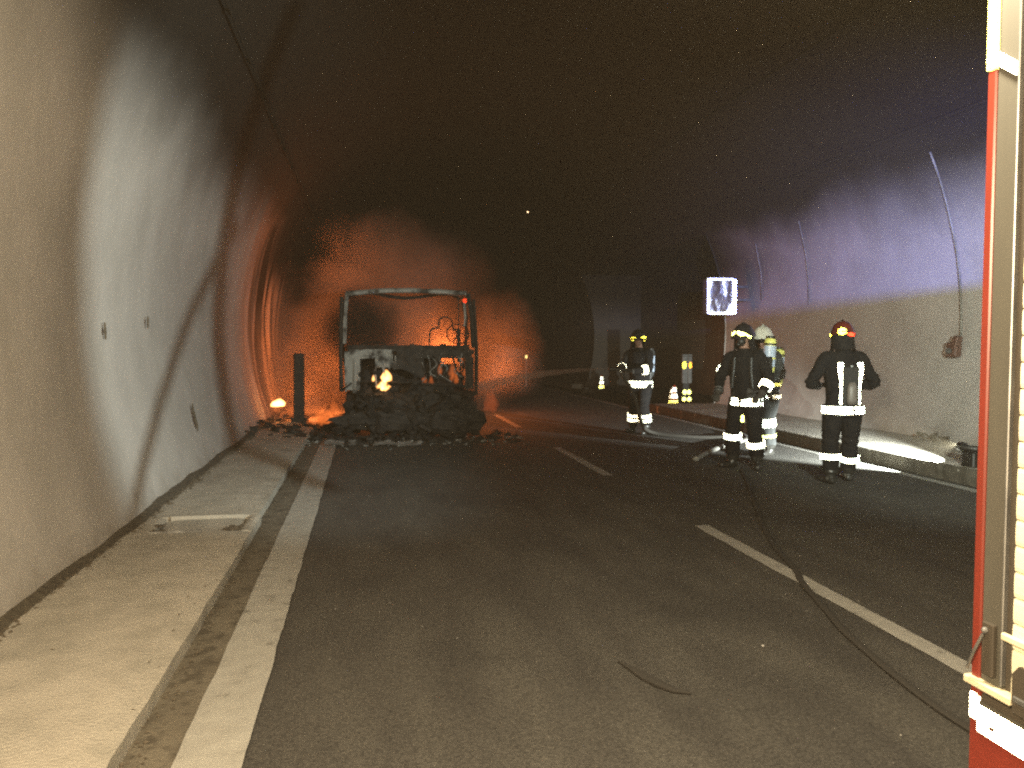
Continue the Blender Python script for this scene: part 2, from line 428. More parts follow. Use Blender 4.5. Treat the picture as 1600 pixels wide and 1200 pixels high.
# small pits and chips in the joint
b = MB()
for i in range(26):
    x, y = random.choice([(-1.08, 6.80), (-1.68, 6.82), (-1.05, 6.9), (-1.70, 7.0)])
    b.ball((x + random.gauss(0, .03), y + random.gauss(0, .03), KH - .004), (random.uniform(.012, .035), random.uniform(.01, .03), .009), 6, 4)
tag(b.build('joint_dirt', M['soil'], wk), kind='stuff')

# right walkway
wr = empty('walkway', (0, 0, 0)); tag(wr, 'raised concrete walkway along the right wall', kind='structure')
slab(XRK, 8.75, Y0, NY0, RKH, M['concrete'], parent=wr, nx=10, edge=.03)
slab(XRK + 1.2, 8.75, NY1 + .5, Y1, .06, M['dirt'], parent=wr, nx=10)
b = sheet(0, 1, 0, y0=0, y1=1); b = MB()
ny = 330; vs = []
for k in range(ny + 1):
    y = fr(-3, NY0, k / ny); j = .014 * nz((1, y * 5, 0)) + .010 * nz((1, y * 16, 4))
    vs += [(XRK - .012 + j * .5, y, -.01), (XRK - .016 + j, y, RKH * .6), (XRK - .010 + j, y, RKH + .012), (XRK + .06 + j * 2, y, RKH + .008 + j * .3)]
b.add(vs, [[k * 4 + i, k * 4 + i + 1, (k + 1) * 4 + i + 1, (k + 1) * 4 + i] for k in range(ny) for i in range(3)])
b.build('kerb', M['kerb'], wr)

# dirt, grit and small rubble along the base of the left wall, and in the gutters
def grit(name, n, fx, fy, fz, rmin, rmax, m, label=None):
    b = MB()
    for i in range(n):
        y = fy(); x = fx(y); r = random.uniform(rmin, rmax) * random.random() ** .6
        c = Vector((x, y, fz(x) + r * .3))
        vs = [c + Vector((a * r * random.uniform(.6, 1.2), b_ * r * random.uniform(.6, 1.3), c_ * r * random.uniform(.5, .9)))
              for a, b_, c_ in ((1, 0, 0), (0, 1, 0), (-1, 0, 0), (0, -1, 0), (0, 0, 1), (0, 0, -.4))]
        b.add(vs, [(0, 1, 4), (1, 2, 4), (2, 3, 4), (3, 0, 4), (1, 0, 5), (2, 1, 5), (3, 2, 5), (0, 3, 5)])
    return tag(b.build(name, m), label, kind='stuff')
def wallx(z): return CX - sqrt(R * R - (z - CZ) ** 2)
grit('wall_foot_grit', 4200, lambda y: wallx(.1) + .03 + abs(random.gauss(0, .045)) * (1 + .8 * nz((0, y * 1.3, 0))), lambda: random.uniform(2.5, 19) , lambda x: KH - .01, .006, .028, M['soil'],
     'dark grit and dirt lying along the foot of the left wall')
grit('gutter_grit', 1500, lambda y: random.gauss(-.90, .035), lambda: random.uniform(1.5, 15), lambda x: .008, .004, .014, M['soil'])
grit('walkway_grit', 420, lambda y: random.uniform(-1.9, -.95), lambda: random.uniform(1.5, 13), lambda x: KH - .004, .003, .011, M['soil'])
grit('road_grit', 900, lambda y: random.uniform(-.8, 6.6), lambda: random.uniform(1.8, 13), lambda x: .003, .002, .008, M['ash_pale'])
grit('kerb_grit', 900, lambda y: XRK + abs(random.gauss(0, .05)), lambda: random.uniform(6.5, 14), lambda x: RKH, .005, .02, M['soil'])
b = MB()
for i in range(7):        # dark strip where wall meets walkway
    pass
b = MB(); vs = []; ny = 420
for k in range(ny + 1):
    y = fr(1.5, 20, k / ny); wv = .055 + .05 * nz((0, y * .9, 2)) + .03 * nz((0, y * 5, 2))
    vs += [(wallx(.22) - .0, y, KH + .045 + .05 * max(0, nz((4, y * 1.1, 0))) + .008 * nz((4, y * 6, 0))), (wallx(.1) + .02, y, KH + .022), (wallx(.1) + .03 + max(.01, wv), y, KH - .008)]
b.add(vs, [[k * 3 + i, k * 3 + i + 1, (k + 1) * 3 + i + 1, (k + 1) * 3 + i] for k in range(ny) for i in range(2)])
tag(b.build('dirt_bank', M['dirt'], smooth=True), 'dirt banked in the joint between left wall and walkway', kind='stuff')
# ragged spalls on the left wall
def wall_pt(y, z, off=0.0):
    r = R - off; s_ = (z - CZ) / R
    return Vector((CX - r * sqrt(1 - s_ * s_), y, CZ + r * s_))
for (y, z, sy, sz, lb) in ((7.45, 1.72, .028, .055, 'small dark mark on the left wall at eye height, the nearer one'), (8.85, 1.84, .026, .06, 'small dark mark on the left wall at eye height, the farther one'),
                           (10.4, .70, .05, .13, 'dark drip mark low on the left wall')):
    b = MB()
    for i in range(12):
        tt = random.uniform(-1, 1)
        b.ball(wall_pt(y + sy * .3 * (1 - abs(tt)) * random.uniform(-1, 1), z + sz * tt, .03), (.010, sy * .6 * (1.1 - abs(tt)), sz * .45), 8, 5)
    tag(b.build('wall_mark', M['soil']), lb, 'wall mark')

# conduits and cables on the vault
def vault(x_or_ang, y, off):
    a = x_or_ang; return Vector((CX + (R - off) * cos(a), y, CZ + (R - off) * sin(a)))
for ang, lb, rad in ((atan2(6.17 - CZ, 6.75 - CX), 'upper grey conduit running along the tunnel ceiling', .035), (atan2(4.78 - CZ, 7.93 - CX), 'lower grey conduit running along the upper right wall', .03),
                     (atan2(4.9 - CZ, -1.35 - CX), 'grey conduit running along the upper left wall', .016)):
    t = empty('conduit', (0, 0, 0), 0, lb, 'conduit', 'conduits fixed along the tunnel lining')
    b = MB()
    pts = [vault(ang, y + Y0, .10 + .012 * nz((ang, y * .4, 0))) for y in [k * 1.0 for k in range(0, 70)]]
    b.tube(pts, rad, 6).build('pipe', M['sooty'], t, smooth=True)
    for k in range(2, 46):
        b = MB(); b.box(vault(ang, Y0 + k * 1.4, .06), (.045, .05, .045)).build('clip', M['sooty'], t)

# vertical cable on the right wall with its box
t = empty('wall_socket_box', (8.55, 10.5, 1.55), 0, 'small brown socket box on the right wall at the end of a cable', 'socket box')
b = MB(); b.box((0.02, 0, -.02), (.12, .20, .22), bev=.015).build('housing', M['brown_box'], t)
b = MB(); b.box((-.01, -.10, .10), (.10, .10, .16), rot=(radians(15), 0, 0), bev=.012).build('lid', M['brown_box'], t)
b = MB(); b.tube([(-.05, 0, -.04), (-.09, 0, -.04)], .04, 12).build('socket', M['post'], t)
b = MB()
pts = []
for i in range(24):
    z = fr(1.66, 4.4, i / 23); pts.append(Vector((CX + (R - .07) * cos(math.asin((z - CZ) / R)), 10.5 + .02 * nz((z, 0, 0)), z)))
b.tube(pts, .015, 7)
tag(b.build('wall_cable', M['cable'], smooth=True), 'pale cable rising up the right wall from the socket box', 'cable')
# thin hanging cable stubs near the sign
for i, (yy, zt, zb, lb) in enumerate(((14.4, 3.4, 2.4, 'thin pale cable on the right wall between the sign and the socket box'),
                                     (16.3, 3.2, 2.6, 'short thin cable on the right wall just beside the square sign'))):
    pts = [Vector((CX + (R - .06) * cos(math.asin((z - CZ) / R)), yy + .08 * k, z)) for k, z in enumerate((zt + .6, zt, (zt + zb) / 2, zb))]
    b = MB(); tag(b.tube(pts, .012, 6).build('wall_cable', M['cable']), lb, 'cable')

# ceiling luminaire, lit, far away
t = empty('ceiling_lamp', (6.1, 30.0, 6.70), 0, 'small lit amber lamp high under the dark ceiling', 'lamp')
b = MB(); b.box((0, 0, .10), (.20, .5, .10), bev=.02).build('housing', M['steel'], t)
b = MB(); b.ball((0, -.05, 0), (.055, .08, .095), 10, 7, rot=Matrix.Rotation(radians(18), 3, 'Y')).build('bulb', emit('lamp_glow', (1.0, .62, .34), 9), t)
b = MB(); b.tube([(.12, 0, .1), (.9, 0, -.02), (1.3, 0, -.3)], .02, 6).build('cable', M['cable'], t)
t = empty('marker_lamp', (6.02, 30.0, 0), 0, 'tiny yellow light glinting low beyond the burning lorry', 'lamp')
b = MB(); b.tube([(0, 0, 0), (0, 0, 1.1)], .03, 8).build('post', M['post'], t)
b = MB(); b.ball((0, -.03, 1.15), (.05, .04, .07), 8, 6).build('lens', emit('marker_glow', (1.0, .75, .25), 2.2), t)

# ------------------------------------------------------------------ square sign on the right wall corner
sg = empty('square_sign', (7.90, 17.0, 2.28), 0, 'square foil-bright lit sign box hung on the right wall corner', 'sign')
b = MB(); b.box((0, .14, .42), (.66, .22, .80), bev=.02).build('box', M['steel'], sg)
b = MB(); vs = []; n = 14
for i in range(n + 1):
    for j in range(n + 1):
        u, v = i / n, j / n
        vs.append((fr(-.28, .28, u), -.005 - .035 * nz((u * 3.2, v * 3.2, 5)) - .02 * nz((u * 8, v * 8, 9)), fr(.07, .77, v)))
b.add(vs, [[i * (n + 1) + j, (i + 1) * (n + 1) + j, (i + 1) * (n + 1) + j + 1, i * (n + 1) + j + 1] for i in range(n) for j in range(n)])
def foil():
    m = mat('crumpled_mirror_foil', (0.62, 0.62, 0.60), 0.35, 1.0, bump=1.0, bscale=9); return m
b.build('panel', foil(), sg, smooth=True)
for (c, d, nm) in (((-.305, -.012, .42), (.05, .05, .80), 'frame_side'), ((0, -.012, .035), (.56, .05, .06), 'frame_side'), ((0, -.012, .80), (.56, .05, .05), 'frame_side')):
    b = MB(); b.box(c, d, bev=.008).build(nm, M['retro_dim'], sg)
b = MB(); b.box((.315, -.02, .60), (.085, .05, .40), bev=.015).box((.315, -.02, .20), (.085, .05, .36), bev=.015).build('bright_edge', M['retro_white'], sg)
b = MB(); b.add([(.27, -.03, .04), (.27, -.03, .30), (.10, -.03, .04), (.27, -.045, .04), (.27, -.045, .30), (.10, -.045, .04)], [(0, 1, 2), (3, 5, 4), (0, 2, 5, 3), (0, 3, 4, 1), (1, 4, 5, 2)]).build('corner_plate', M['retro_white'], sg)
b = MB(); b.box((.56, .20, .35), (.56, .05, .05)).box((.56, .20, .65), (.56, .05, .05)).build('bracket', M['steel'], sg)

# ------------------------------------------------------------------ cones, delineator
def cone(loc, h, label, reps=3):
    t = empty('traffic_cone', loc, random.uniform(-.3, .3), label, 'traffic cone', 'traffic cones on the far road edge')
    b = MB(); b.box((0, 0, .02), (h * .55, h * .55, .04), bev=.01).build('base', M['rubber'], t)
    b = MB(); b.tube([(0, 0, .04), (0, 0, h)], [h * .2, h * .05], 14).build('cone_body', M['cone'], t, smooth=True)
    for k in range(reps):
        z0 = h * (.10 + .30 * k); z1 = z0 + h * .20
        r = lambda z: fr(h * .2, h * .05, (z - .04) / (h - .04)) + .006
        b = MB(); b.tube([(0, 0, z0), (0, 0, z1)], [r(z0), r(z1)], 14).build('reflective_collar', M['retro_white' if k else 'retro_lime'], t, smooth=True)
    return t
cone((7.85, 19.6, 0.0), .56, 'traffic cone nearest to the left of the grey marker post')
cone((7.98, 20.1, 0.0), .46, 'traffic cone half hidden behind the one left of the marker post')
cone((8.30, 27.6, 0.0), .52, 'distant small traffic cone left of the hose-holding firefighter')
dp = empty('marker_post', (8.30, 19.9, 0.0), 0, 'grey marker post with yellow and orange reflectors by the lay-by', 'marker post')
b = MB(); b.box((-.075, 0, .95), (.10, .08, .72), bev=.015).box((.085, 0, .95), (.12, .08, .72), bev=.015).box((0, .02, .95), (.05, .05, .72)).build('post', M['post'], dp)
b = MB(); b.box((0, .03, .32), (.16, .05, .60)).build('stand', M['rubber'], dp)
b = MB(); b.box((0, 0, 1.335), (.28, .10, .04), bev=.01).build('cap', M['post'], dp)
b = MB(); b.ball((-.075, -.045, 1.07), (.06, .02, .10), 12, 6).build('reflector', M['retro_yellow'], dp)
b = MB(); b.ball((.09, -.045, 1.07), (.045, .02, .09), 12, 6).build('reflector', M['retro_orange'], dp)
for x, z in ((-.055, .36), (.07, .36), (-.07, .17), (.075, .17)):
    b = MB(); b.ball((x, -.03, z), (.06, .02, .065), 10, 6).build('foot_reflector', M['retro_lime'], dp)

# ------------------------------------------------------------------ hoses, torch, bits on the road
def smooth_path(pts, n=10):
    P = [Vector(p) for p in pts]; out = []
    for i in range(len(P) - 1):
        p0, p1, p2, p3 = P[max(i - 1, 0)], P[i], P[i + 1], P[min(i + 2, len(P) - 1)]
        for k in range(n):
            t = k / n
            out.append(.5 * ((2 * p1) + (-p0 + p2) * t + (2 * p0 - 5 * p1 + 4 * p2 - p3) * t * t + (-p0 + 3 * p1 - 3 * p2 + p3) * t ** 3))
    return out + [P[-1]]
b = MB(); pts = smooth_path([(4.72, 9.5, .03), (4.35, 8.6, .03), (3.81, 7.35, .028), (3.40, 6.4, .028), (3.14, 5.7, .028), (2.98, 5.15, .03), (2.86, 4.85, .028), (2.70, 4.3, .028), (2.58, 3.87, .028), (2.45, 3.0, .028), (2.5, 2.2, .028)])
pts = [Vector((p.x, p.y, .014)) for p in pts]
tag(b.tube(pts, [(.024, .006)] * len(pts), 8, up=(1, 0, 0)).build('fire_hose', M['hose_dark'], smooth=True), 'dark flat hose snaking across the dashed lane line', 'hose')
b = MB(); pts = smooth_path([(4.42, 10.25, .04), (4.9, 10.9, .04), (5.5, 11.6, .04), (6.2, 12.3, .04), (6.5, 13.2, .04)])
tag(b.tube(pts, [(.045, .03)] * len(pts), 8, up=(1, 0, 0)).build('fire_hose', M['hose_pale'], smooth=True), 'pale hose on the road behind the two firefighters close together', 'hose')
b = MB(); pts = smooth_path([(6.4, 12.9, .03), (5.9, 12.7, .03), (5.4, 12.9, .03), (5.0, 13.3, .05), (4.75, 13.3, .2), (4.55, 13.15, .7), (4.35, 13.05, 1.0), (4.25, 12.95, 1.10)])
tag(b.tube(pts, .03, 8).build('fire_hose', M['hose_dark'], smooth=True), 'dark hose led up to the nozzle of the far firefighter', 'hose')
b = MB(); pts = [(1.24, 3.80, .008), (1.28, 3.68, .012), (1.31, 3.58, .01), (1.34, 3.50, .014), (1.385, 3.42, .012), (1.45, 3.385, .008)]
tag(b.tube(pts, [(.006, .006), (.026, .008), (.036, .009), (.034, .009), (.024, .008), (.008, .005)], 7, up=(1, 0, 0)).build('rubber_scrap', M['hose_dark']), 'curled black rubber scrap lying on the near road', 'scrap')
b = MB(); tag(b.ball((2.05, 3.85, .012), (.009, .008, .007), 7, 5).build('white_pebble', M['ash_pale']), 'tiny pale pebble on the road right of the rubber scrap', 'pebble')

# torch lying on the right kerb
tr = empty('torch', (6.97, 8.24, RKH + .10), radians(8), 'torch lying on the right walkway shining along the kerb', 'torch')
b = MB(); b.tube([(0, -.12, .12), (0, .04, .12), (0, .06, .12), (0, .13, .12)], [.035, .035, .055, .06], 14).build('body', M['rubber'], tr, smooth=True)
b = MB(); b.tube([(0, .131, .12), (0, .135, .12)], .052, 14).build('lens', emit('torch_lens_glow', (.95, 1, .97), 14), tr)
b = MB(); b.box((0, -.02, -.01), (.11, .18, .18), bev=.015).build('stand', M['rubber'], tr)
wd = empty('weed', (8.28, 10.3, RKH), 0, 'dark straggly weed at the foot of the right wall beside the torch', 'weed')
for k in range(9):
    p = Vector((random.uniform(-.12, .1), random.uniform(-.3, .3), -.01)); q = [p]
    d = Vector((random.uniform(-.6, .4), random.uniform(-.4, .4), 1))
    for _j in range(4):
        q.append(q[-1] + d * random.uniform(.03, .06)); d += Vector((random.uniform(-.8, .5), random.uniform(-.8, .8), -.25))
    b = MB(); b.tube(q, [.012, .012, .010, .009, .006], 6).build('stem', M['soil'], wd)
    b = MB(); b.ball(q[-1], (.035, .03, .02), 6, 4).build('leaf_clump', M['soil'], wd)

# ------------------------------------------------------------------ fire engine (only its rear corner is in view)
FX, FY = 1.60, 1.865
fe = empty('fire_engine', (FX, FY, 0), 0, 'red fire engine with cream roller shutter cut off by the right edge', 'fire engine')
def FB(name, m, x0, x1, y0, y1, z0, z1, bev=0.0, parent=fe):
    b = MB(); b.box(((x0 + x1) / 2 , (y0 + y1) / 2, (z0 + z1) / 2), (x1 - x0, y1 - y0, z1 - z0), bev=bev)
    return b.build(name, m, parent)
# body core set behind the flank plane (x grows away from the camera, y<0 runs back along the flank)
FB('body', M['truck_red'], .03, 2.45, -5.2, -.012, .45, 3.0, .02)
FB('corner_post', M['truck_red'], 0, .028, -.030, 0, .66, 2.31, .004)
FB('corner_post', M['truck_red'], 0, .028, -.030, 0, 2.60, 3.0, .004)
FB('frame_panel', M['truck_alu'], .004, .029, -.098, -.0305, .70, 3.0, .003)
FB('frame_lip', M['steel'], -.001, .027, -.1055, -.0985, .72, 3.0, .002)
FB('door_seal', M['seal'], .012, .029, -.134, -.106, .68, 3.0)
b = MB()
prof = [(.0105, 0), (.0035, .002), (.0022, .012), (.0018, .032), (.0022, .052), (.0035, .0625), (.0105, .0645)]
PIT = .066
vs = []
for x, z in prof: vs += [(x, -1.55, z), (x, -.135, z)]
vs += [(.028, -1.55, 0), (.028, -.135, 0), (.028, -1.55, .0645), (.028, -.135, .0645)]
k = len(prof)
fs = [[2 * i, 2 * i + 1, 2 * i + 3, 2 * i + 2] for i in range(k - 1)] + [[2 * k, 2 * k + 1, 2 * k + 3, 2 * k + 2], [0, 1, 2 * k + 1, 2 * k], [2 * k - 2, 2 * k - 1, 2 * k + 3, 2 * k + 2]]
b.add(vs, fs); s0 = b.build('shutter_slat', M['slat'], fe)
s0.location = (0, 0, .70)
i = 1
while .70 + i * PIT < 2.93:
    c = s0.copy(); COL.objects.link(c); c.parent = fe; c.location = (0, 0, .70 + i * PIT); i += 1
FB('shutter_backing', M['seal'], .029, .031, -1.6, -.12, .66, 2.98)
# shelf rail across the slats, handle recess
FB('shutter_rail', M['cream'], -.014, .0005, -1.4, -.112, .848, .868, .004)
b = MB()
oct_ = [(-.150, .70), (-.150, .775), (-.170, .80), (-.24, .80), (-.26, .78), (-.26, .70)]
b.add([(-.002, y, z) for y, z in oct_] + [(-.010, y, z) for y, z in oct_], [list(range(6)), list(range(6, 12))[::-1]] + [[i, (i + 1) % 6, 6 + (i + 1) % 6, 6 + i] for i in range(6)])
b.build('handle_plate', M['seal'], fe)
FB('latch_plate', M['seal'], -.010, .004, -.085, -.045, .735, .875, .003)
b = MB(); b.tube([(-.018, -.06, .845), (-.022, -.035, .79), (-.020, -.010, .735)], .004, 8).build('latch_lever', M['steel'], fe)
b = MB(); b.ball((-.014, -.062, .855), .009, 8, 6).build('latch_bolt', M['steel'], fe)
# step board
FB('step_board', M['cream'], -.016, .02, -.150, .010, .690, .712, .004)
FB('step_board', M['seal'], -.012, .03, -1.6, -.1505, .675, .705, .004)
FB('step_bracket', M['steel'], -.014, .02, -.30, -.155, .7055, .722, .003)
FB('sill', M['seal'], .010, .029, -1.7, -.012, .625, .672)
FB('sill', M['truck_alu'], .006, .012, -1.7, -.015, .632, .650)
# reflective tape
b = MB(); b.add([(.001, -.002, .590), (.001, -.022, .590), (.001, -.022, .668), (.001, -.002, .668)], [(0, 1, 2, 3)])
FB('reflective_tape', M['retro_white'], -.004, .026, -.026, -.002, .598, .668, .002)
FB('lower_panel', M['truck_red'], -.001, .029, -5.1, -.0005, .44, .596, .004)
FB('reflective_tape', M['retro_white'], -.004, .009, -2.6, -.030, .570, .640, .002)
b = MB(); b.box((-.006, -.085, .600), (.004, .016, .010), bev=.001).build('tape_tear', M['brown_box'], fe)
FB('reflective_tape', M['retro_lime'], -.004, .026, -.034, .002, 2.312, 2.598, .002)
b = MB()
def para(y0, y1, z0, z1, h):   # slanted tape on the frame
    x0, x1 = -.006, .003
    b.add([(x, y, z) for x in (x0, x1) for y, z in ((y0, z0), (y1, z1), (y1, z1 + h), (y0, z0 + h))], [(0, 1, 2, 3), (7, 6, 5, 4), (0, 4, 5, 1), (1, 5, 6, 2), (2, 6, 7, 3), (3, 7, 4, 0)])
para(-.034, -.0985, 2.318, 2.270, .034); b.build('reflective_tape', M['retro_white'], fe)
b = MB(); para(-.1345, -.60, 2.245, 1.9, .034); b.build('reflective_tape', M['retro_white'], fe)
FB('roof', M['truck_alu'], 0, 2.45, -5.2, -.0, 3.001, 3.03)
# parts the photograph does not show: rear face with floodlight, wheels, cab
FB('rear_shutter', M['slat'], .35, 2.1, -.011, .012, .9, 2.7, .01)
FB('cab', M['truck_red'], .03, 2.45, -7.3, -5.35, .55, 2.95, .08)
FB('windscreen', M['glass'], .2, 2.3, -7.33, -7.31, 1.5, 2.6)
FB('cab_window', M['glass'], .02, .04, -6.9, -5.8, 1.6, 2.5)
for y in (-1.95, -6.3):
    for x in (.03, 2.15):
        b = MB(); b.tube([(x, y, .47), (x + .29, y, .47)], .47, 28); wheel = b.build('wheel', M['rubber'], fe)
        b = MB(); b.tube([(x - .012, y, .47), (x + .302, y, .47)], .25, 20).build('rim', M['steel'], wheel)
# floodlight with added shadow bars and a shade plate
fl = FLOOD - Vector((FX, FY, 0))
b = MB(); b.box((fl.x, fl.y - .16, fl.z), (.28, .06, .22), bev=.02); b.box((fl.x, fl.y - .25, fl.z - .05), (.08, .14, .06)); flo = b.build('floodlight', M['rubber'], fe)
# added, unseen: a plate throws the wall's light edge, two bars the shadow bands
def bar(name, target_a, target_b, dist, wdt):
    P = [FLOOD + (Vector(q) - FLOOD).normalized() * dist for q in (target_a, target_b)]
    b = MB(); b.tube([p - Vector((FX, FY, 0)) for p in P], wdt, 8); return b.build(name, M['rubber'], flo)
bar('shadow_bar', (-2.0, 12.5, -1.0), (-1.9, 12.5, 6.8), .42, .0082)
bar('shadow_bar', wall_pt(6.7, -.05), wall_pt(13.5, 3.5), .46, .0046)
q0 = Vector((-2.25, 7.15, 1.8)); dirp = (q0 - FLOOD); dirp.z = 0; dirp.normalize()
pc = FLOOD + dirp * .14 - Vector((FX, FY, 0)); side = Vector((-dirp.y, dirp.x, 0))
if (side.y > 0): side = -side
b = MB(); b.box(pc + side * .15, (.006, .30, .8), rot=(0, 0, atan2(side.y, side.x) - pi / 2)); b.build('shade_plate', M['rubber'], flo)
# beacon on the roof corner with an unseen plate added below it to cut the light
b = MB(); bl = BLUE - Vector((FX, FY, 0))
b.box((bl.x + .05, bl.y + .16, bl.z - .016), (.7, .56, .012))
b.build('beacon_cutoff', M['rubber'], fe)

# ------------------------------------------------------------------ burnt-out lorry
LX, LY = .75, 14.0
lo = empty('burnt_lorry', (LX, LY, 0), 0, 'burnt-out lorry cab with an empty windscreen frame and fire behind it', 'lorry')
def beam(b, pts, w, d=None, jit=.01):
    """square section bar following points, bent and uneven"""
    d = d or w; P = smooth_path(pts, 4) if len(pts) > 2 else [Vector(pts[0]).lerp(Vector(pts[1]), t / 6) for t in range(7)]
    P = [p + Vector((jit * nz(p, 3.1), jit * nz(p + Vector((5, 5, 5)), 3.1), jit * nz(p + Vector((9, 1, 5)), 3.1))) for p in P]
    return b.tube(P, [(w * .7 * (1 + .15 * nz(p, 7)), d * .7) for p in P], 4 if w < .05 else 6, up=(1, .3, 0))
HW = 1.11      # half width of the cab
def part(name, m, fn, parent=lo, smooth=False):
    b = MB(); fn(b); return b.build(name, m, parent, smooth)
part('roof_header', M['ash'], lambda b: (beam(b, [(-HW + .06, 0, 2.48), (-.3, -.03, 2.53), (.4, -.02, 2.53), (HW - .12, 0, 2.50)], .085, .06),))
part('windscreen_pillar', M['ash'], lambda b: beam(b, [(-HW + .05, -.02, 2.50), (-HW + .02, -.05, 2.1), (-HW + .005, -.06, 1.62)], .045, .05))
part('windscreen_pillar', M['char'], lambda b: beam(b, [(HW - .09, 0, 2.48), (HW - .03, -.03, 2.1), (HW - .01, -.06, 1.55)], .055, .06))
part('door_pillar', M['char'], lambda b: beam(b, [(-HW - .04, .10, 2.42), (-HW - .06, .05, 1.7), (-HW - .06, .05, .80)], .05, .06))
part('door_pillar', M['char'], lambda b: beam(b, [(HW + .02, .10, 2.40), (HW + .06, .05, 1.6), (HW + .05, .05, .72)], .05, .06))
part('mirror_bracket', M['ash'], lambda b: beam(b, [(HW - .17, -.06, 2.36), (HW - .15, -.08, 2.1), (HW - .16, -.06, 1.93)], .030, .03))
part('marker_light', M['retro_red'], lambda b: b.ball((HW - .16, -.10, 2.37), (.035, .03, .04), 8, 6))
# rear wall hoops of the cab, roof sheet burnt through
part('roof_rail', M['char'], lambda b: (beam(b, [(-HW + .05, 0, 2.50), (-HW + .02, 1.6, 2.50)], .05), beam(b, [(HW - .08, 0, 2.48), (HW - .05, 1.6, 2.46)], .05)))
part('rear_hoop', M['char'], lambda b: (beam(b, [(-HW, 1.6, .9), (-HW, 1.6, 2.48), (0, 1.6, 2.5), (HW, 1.6, 2.46), (HW, 1.6, .9)], .05)))
def jagged_sheet(b, x0, x1, z0, z1, y, holes, nx=44, nzc=30, crump=.05, edge=.05, th=.012, yfun=None):
    vs = []; fs = []; m = nzc + 1
    for i in range(nx + 1):
        for j in range(m):
            x = fr(x0, x1, i / nx); z = fr(z0, z1, j / nzc)
            yy = y + crump * nz((x * 3, z * 3, y * 7)) + crump * .5 * nz((x * 9, z * 9, y)) + (yfun(x, z) if yfun else 0)
            vs.append((x + .01 * nz((x * 8, z * 8, 1)), yy, z + .012 * nz((x * 8, z * 8, 3))))
    for i in range(nx):
        for j in range(nzc):
            x = fr(x0, x1, (i + .5) / nx); z = fr(z0, z1, (j + .5) / nzc)
            if holes(x, z): continue
            fs.append([i * m + j, (i + 1) * m + j, (i + 1) * m + j + 1, i * m + j + 1])
    n = len(vs); vs += [(a, b_ + th, c) for a, b_, c in vs]
    fs += [[q + n for q in f][::-1] for f in fs]
    b.add(vs, fs)
def hole_front(x, z):
    n1 = nz((x * 3.2, z * 3.2, 11)) + .5 * nz((x * 9, z * 9, 2))
    # left headlamp bay
    if -.86 < x + .03 * n1 < -.60 and .62 < z < 1.38 + .04 * n1: return True
    if -.58 < x < -.30 and z < 1.20 + .14 * n1: return True
    if -.30 <= x < .25 and z < 1.14 + .16 * n1: return True
    if .25 <= x < .95 and z < 1.36 + .18 * n1: return True
    if z > 1.52 + .03 * n1: return True
    if z < .82 + .05 * n1: return True
    return n1 > .52
part('front_panel', M['ash'], lambda b: jagged_sheet(b, -HW, -.24, .72, 1.60, -.06, hole_front, 34, 34))
part('front_panel', M['char'], lambda b: jagged_sheet(b, -.26, HW, .72, 1.60, -.05, hole_front, 46, 34))
part('dashboard', M['char'], lambda b: jagged_sheet(b, -HW + .05, HW - .04, 1.42, 1.62, .18, lambda x, z: z > 1.60 + .03 * nz((x * 6, 0, 0)) , 40, 8, .08))
part('panel_strut', M['ash'], lambda b: (beam(b, [(-.95, -.05, .78), (-.93, -.08, 1.1), (-.95, -.05, 1.42)], .05), beam(b, [(-.55, -.06, 1.42), (-.47, -.08, 1.25), (-.42, -.05, 1.05)], .035)))
part('panel_strut', M['char'], lambda b: (beam(b, [(.42, -.02, 1.50), (.46, -.04, 1.2), (.50, -.02, .92)], .022), beam(b, [(.72, -.02, 1.50), (.78, -.06, 1.25), (.90, -.02, .90)], .025), beam(b, [(.97, -.04, 1.55), (1.0, -.05, 1.2), (1.0, -.04, .75)], .03)))
part('cross_member', M['char'], lambda b: (beam(b, [(-HW, .02, .98), (-.3, .02, .95), (.5, .02, .90), (HW, .02, .86)], .035), ))
part('cable_loom', M['ash'], lambda b: [b.tube(smooth_path([(x, -.09, z), (x + random.uniform(-.12, .12), -.14, z - .12), (x + random.uniform(-.15, .15), -.10, z - .25), (x + random.uniform(-.1, .1), -.12, z - random.uniform(.3, .45))], 4), .009, 5) for x, z in ((.3, 1.42), (.38, 1.38), (.55, 1.46), (.62, 1.35), (.82, 1.4), (.9, 1.45), (.2, 1.3))])
part('bulkhead', M['char'], lambda b: jagged_sheet(b, -HW + .06, .62, .45, 1.62, .95, lambda x, z: z > 1.56 + .05 * nz((x * 5, 1, 0)), 30, 20, .08))
part('bulkhead', M['char'], lambda b: jagged_sheet(b, .60, HW - .05, .45, 1.25, .95, lambda x, z: nz((x * 5, z * 4, 4)) > .15 and z > .8, 20, 20, .08))
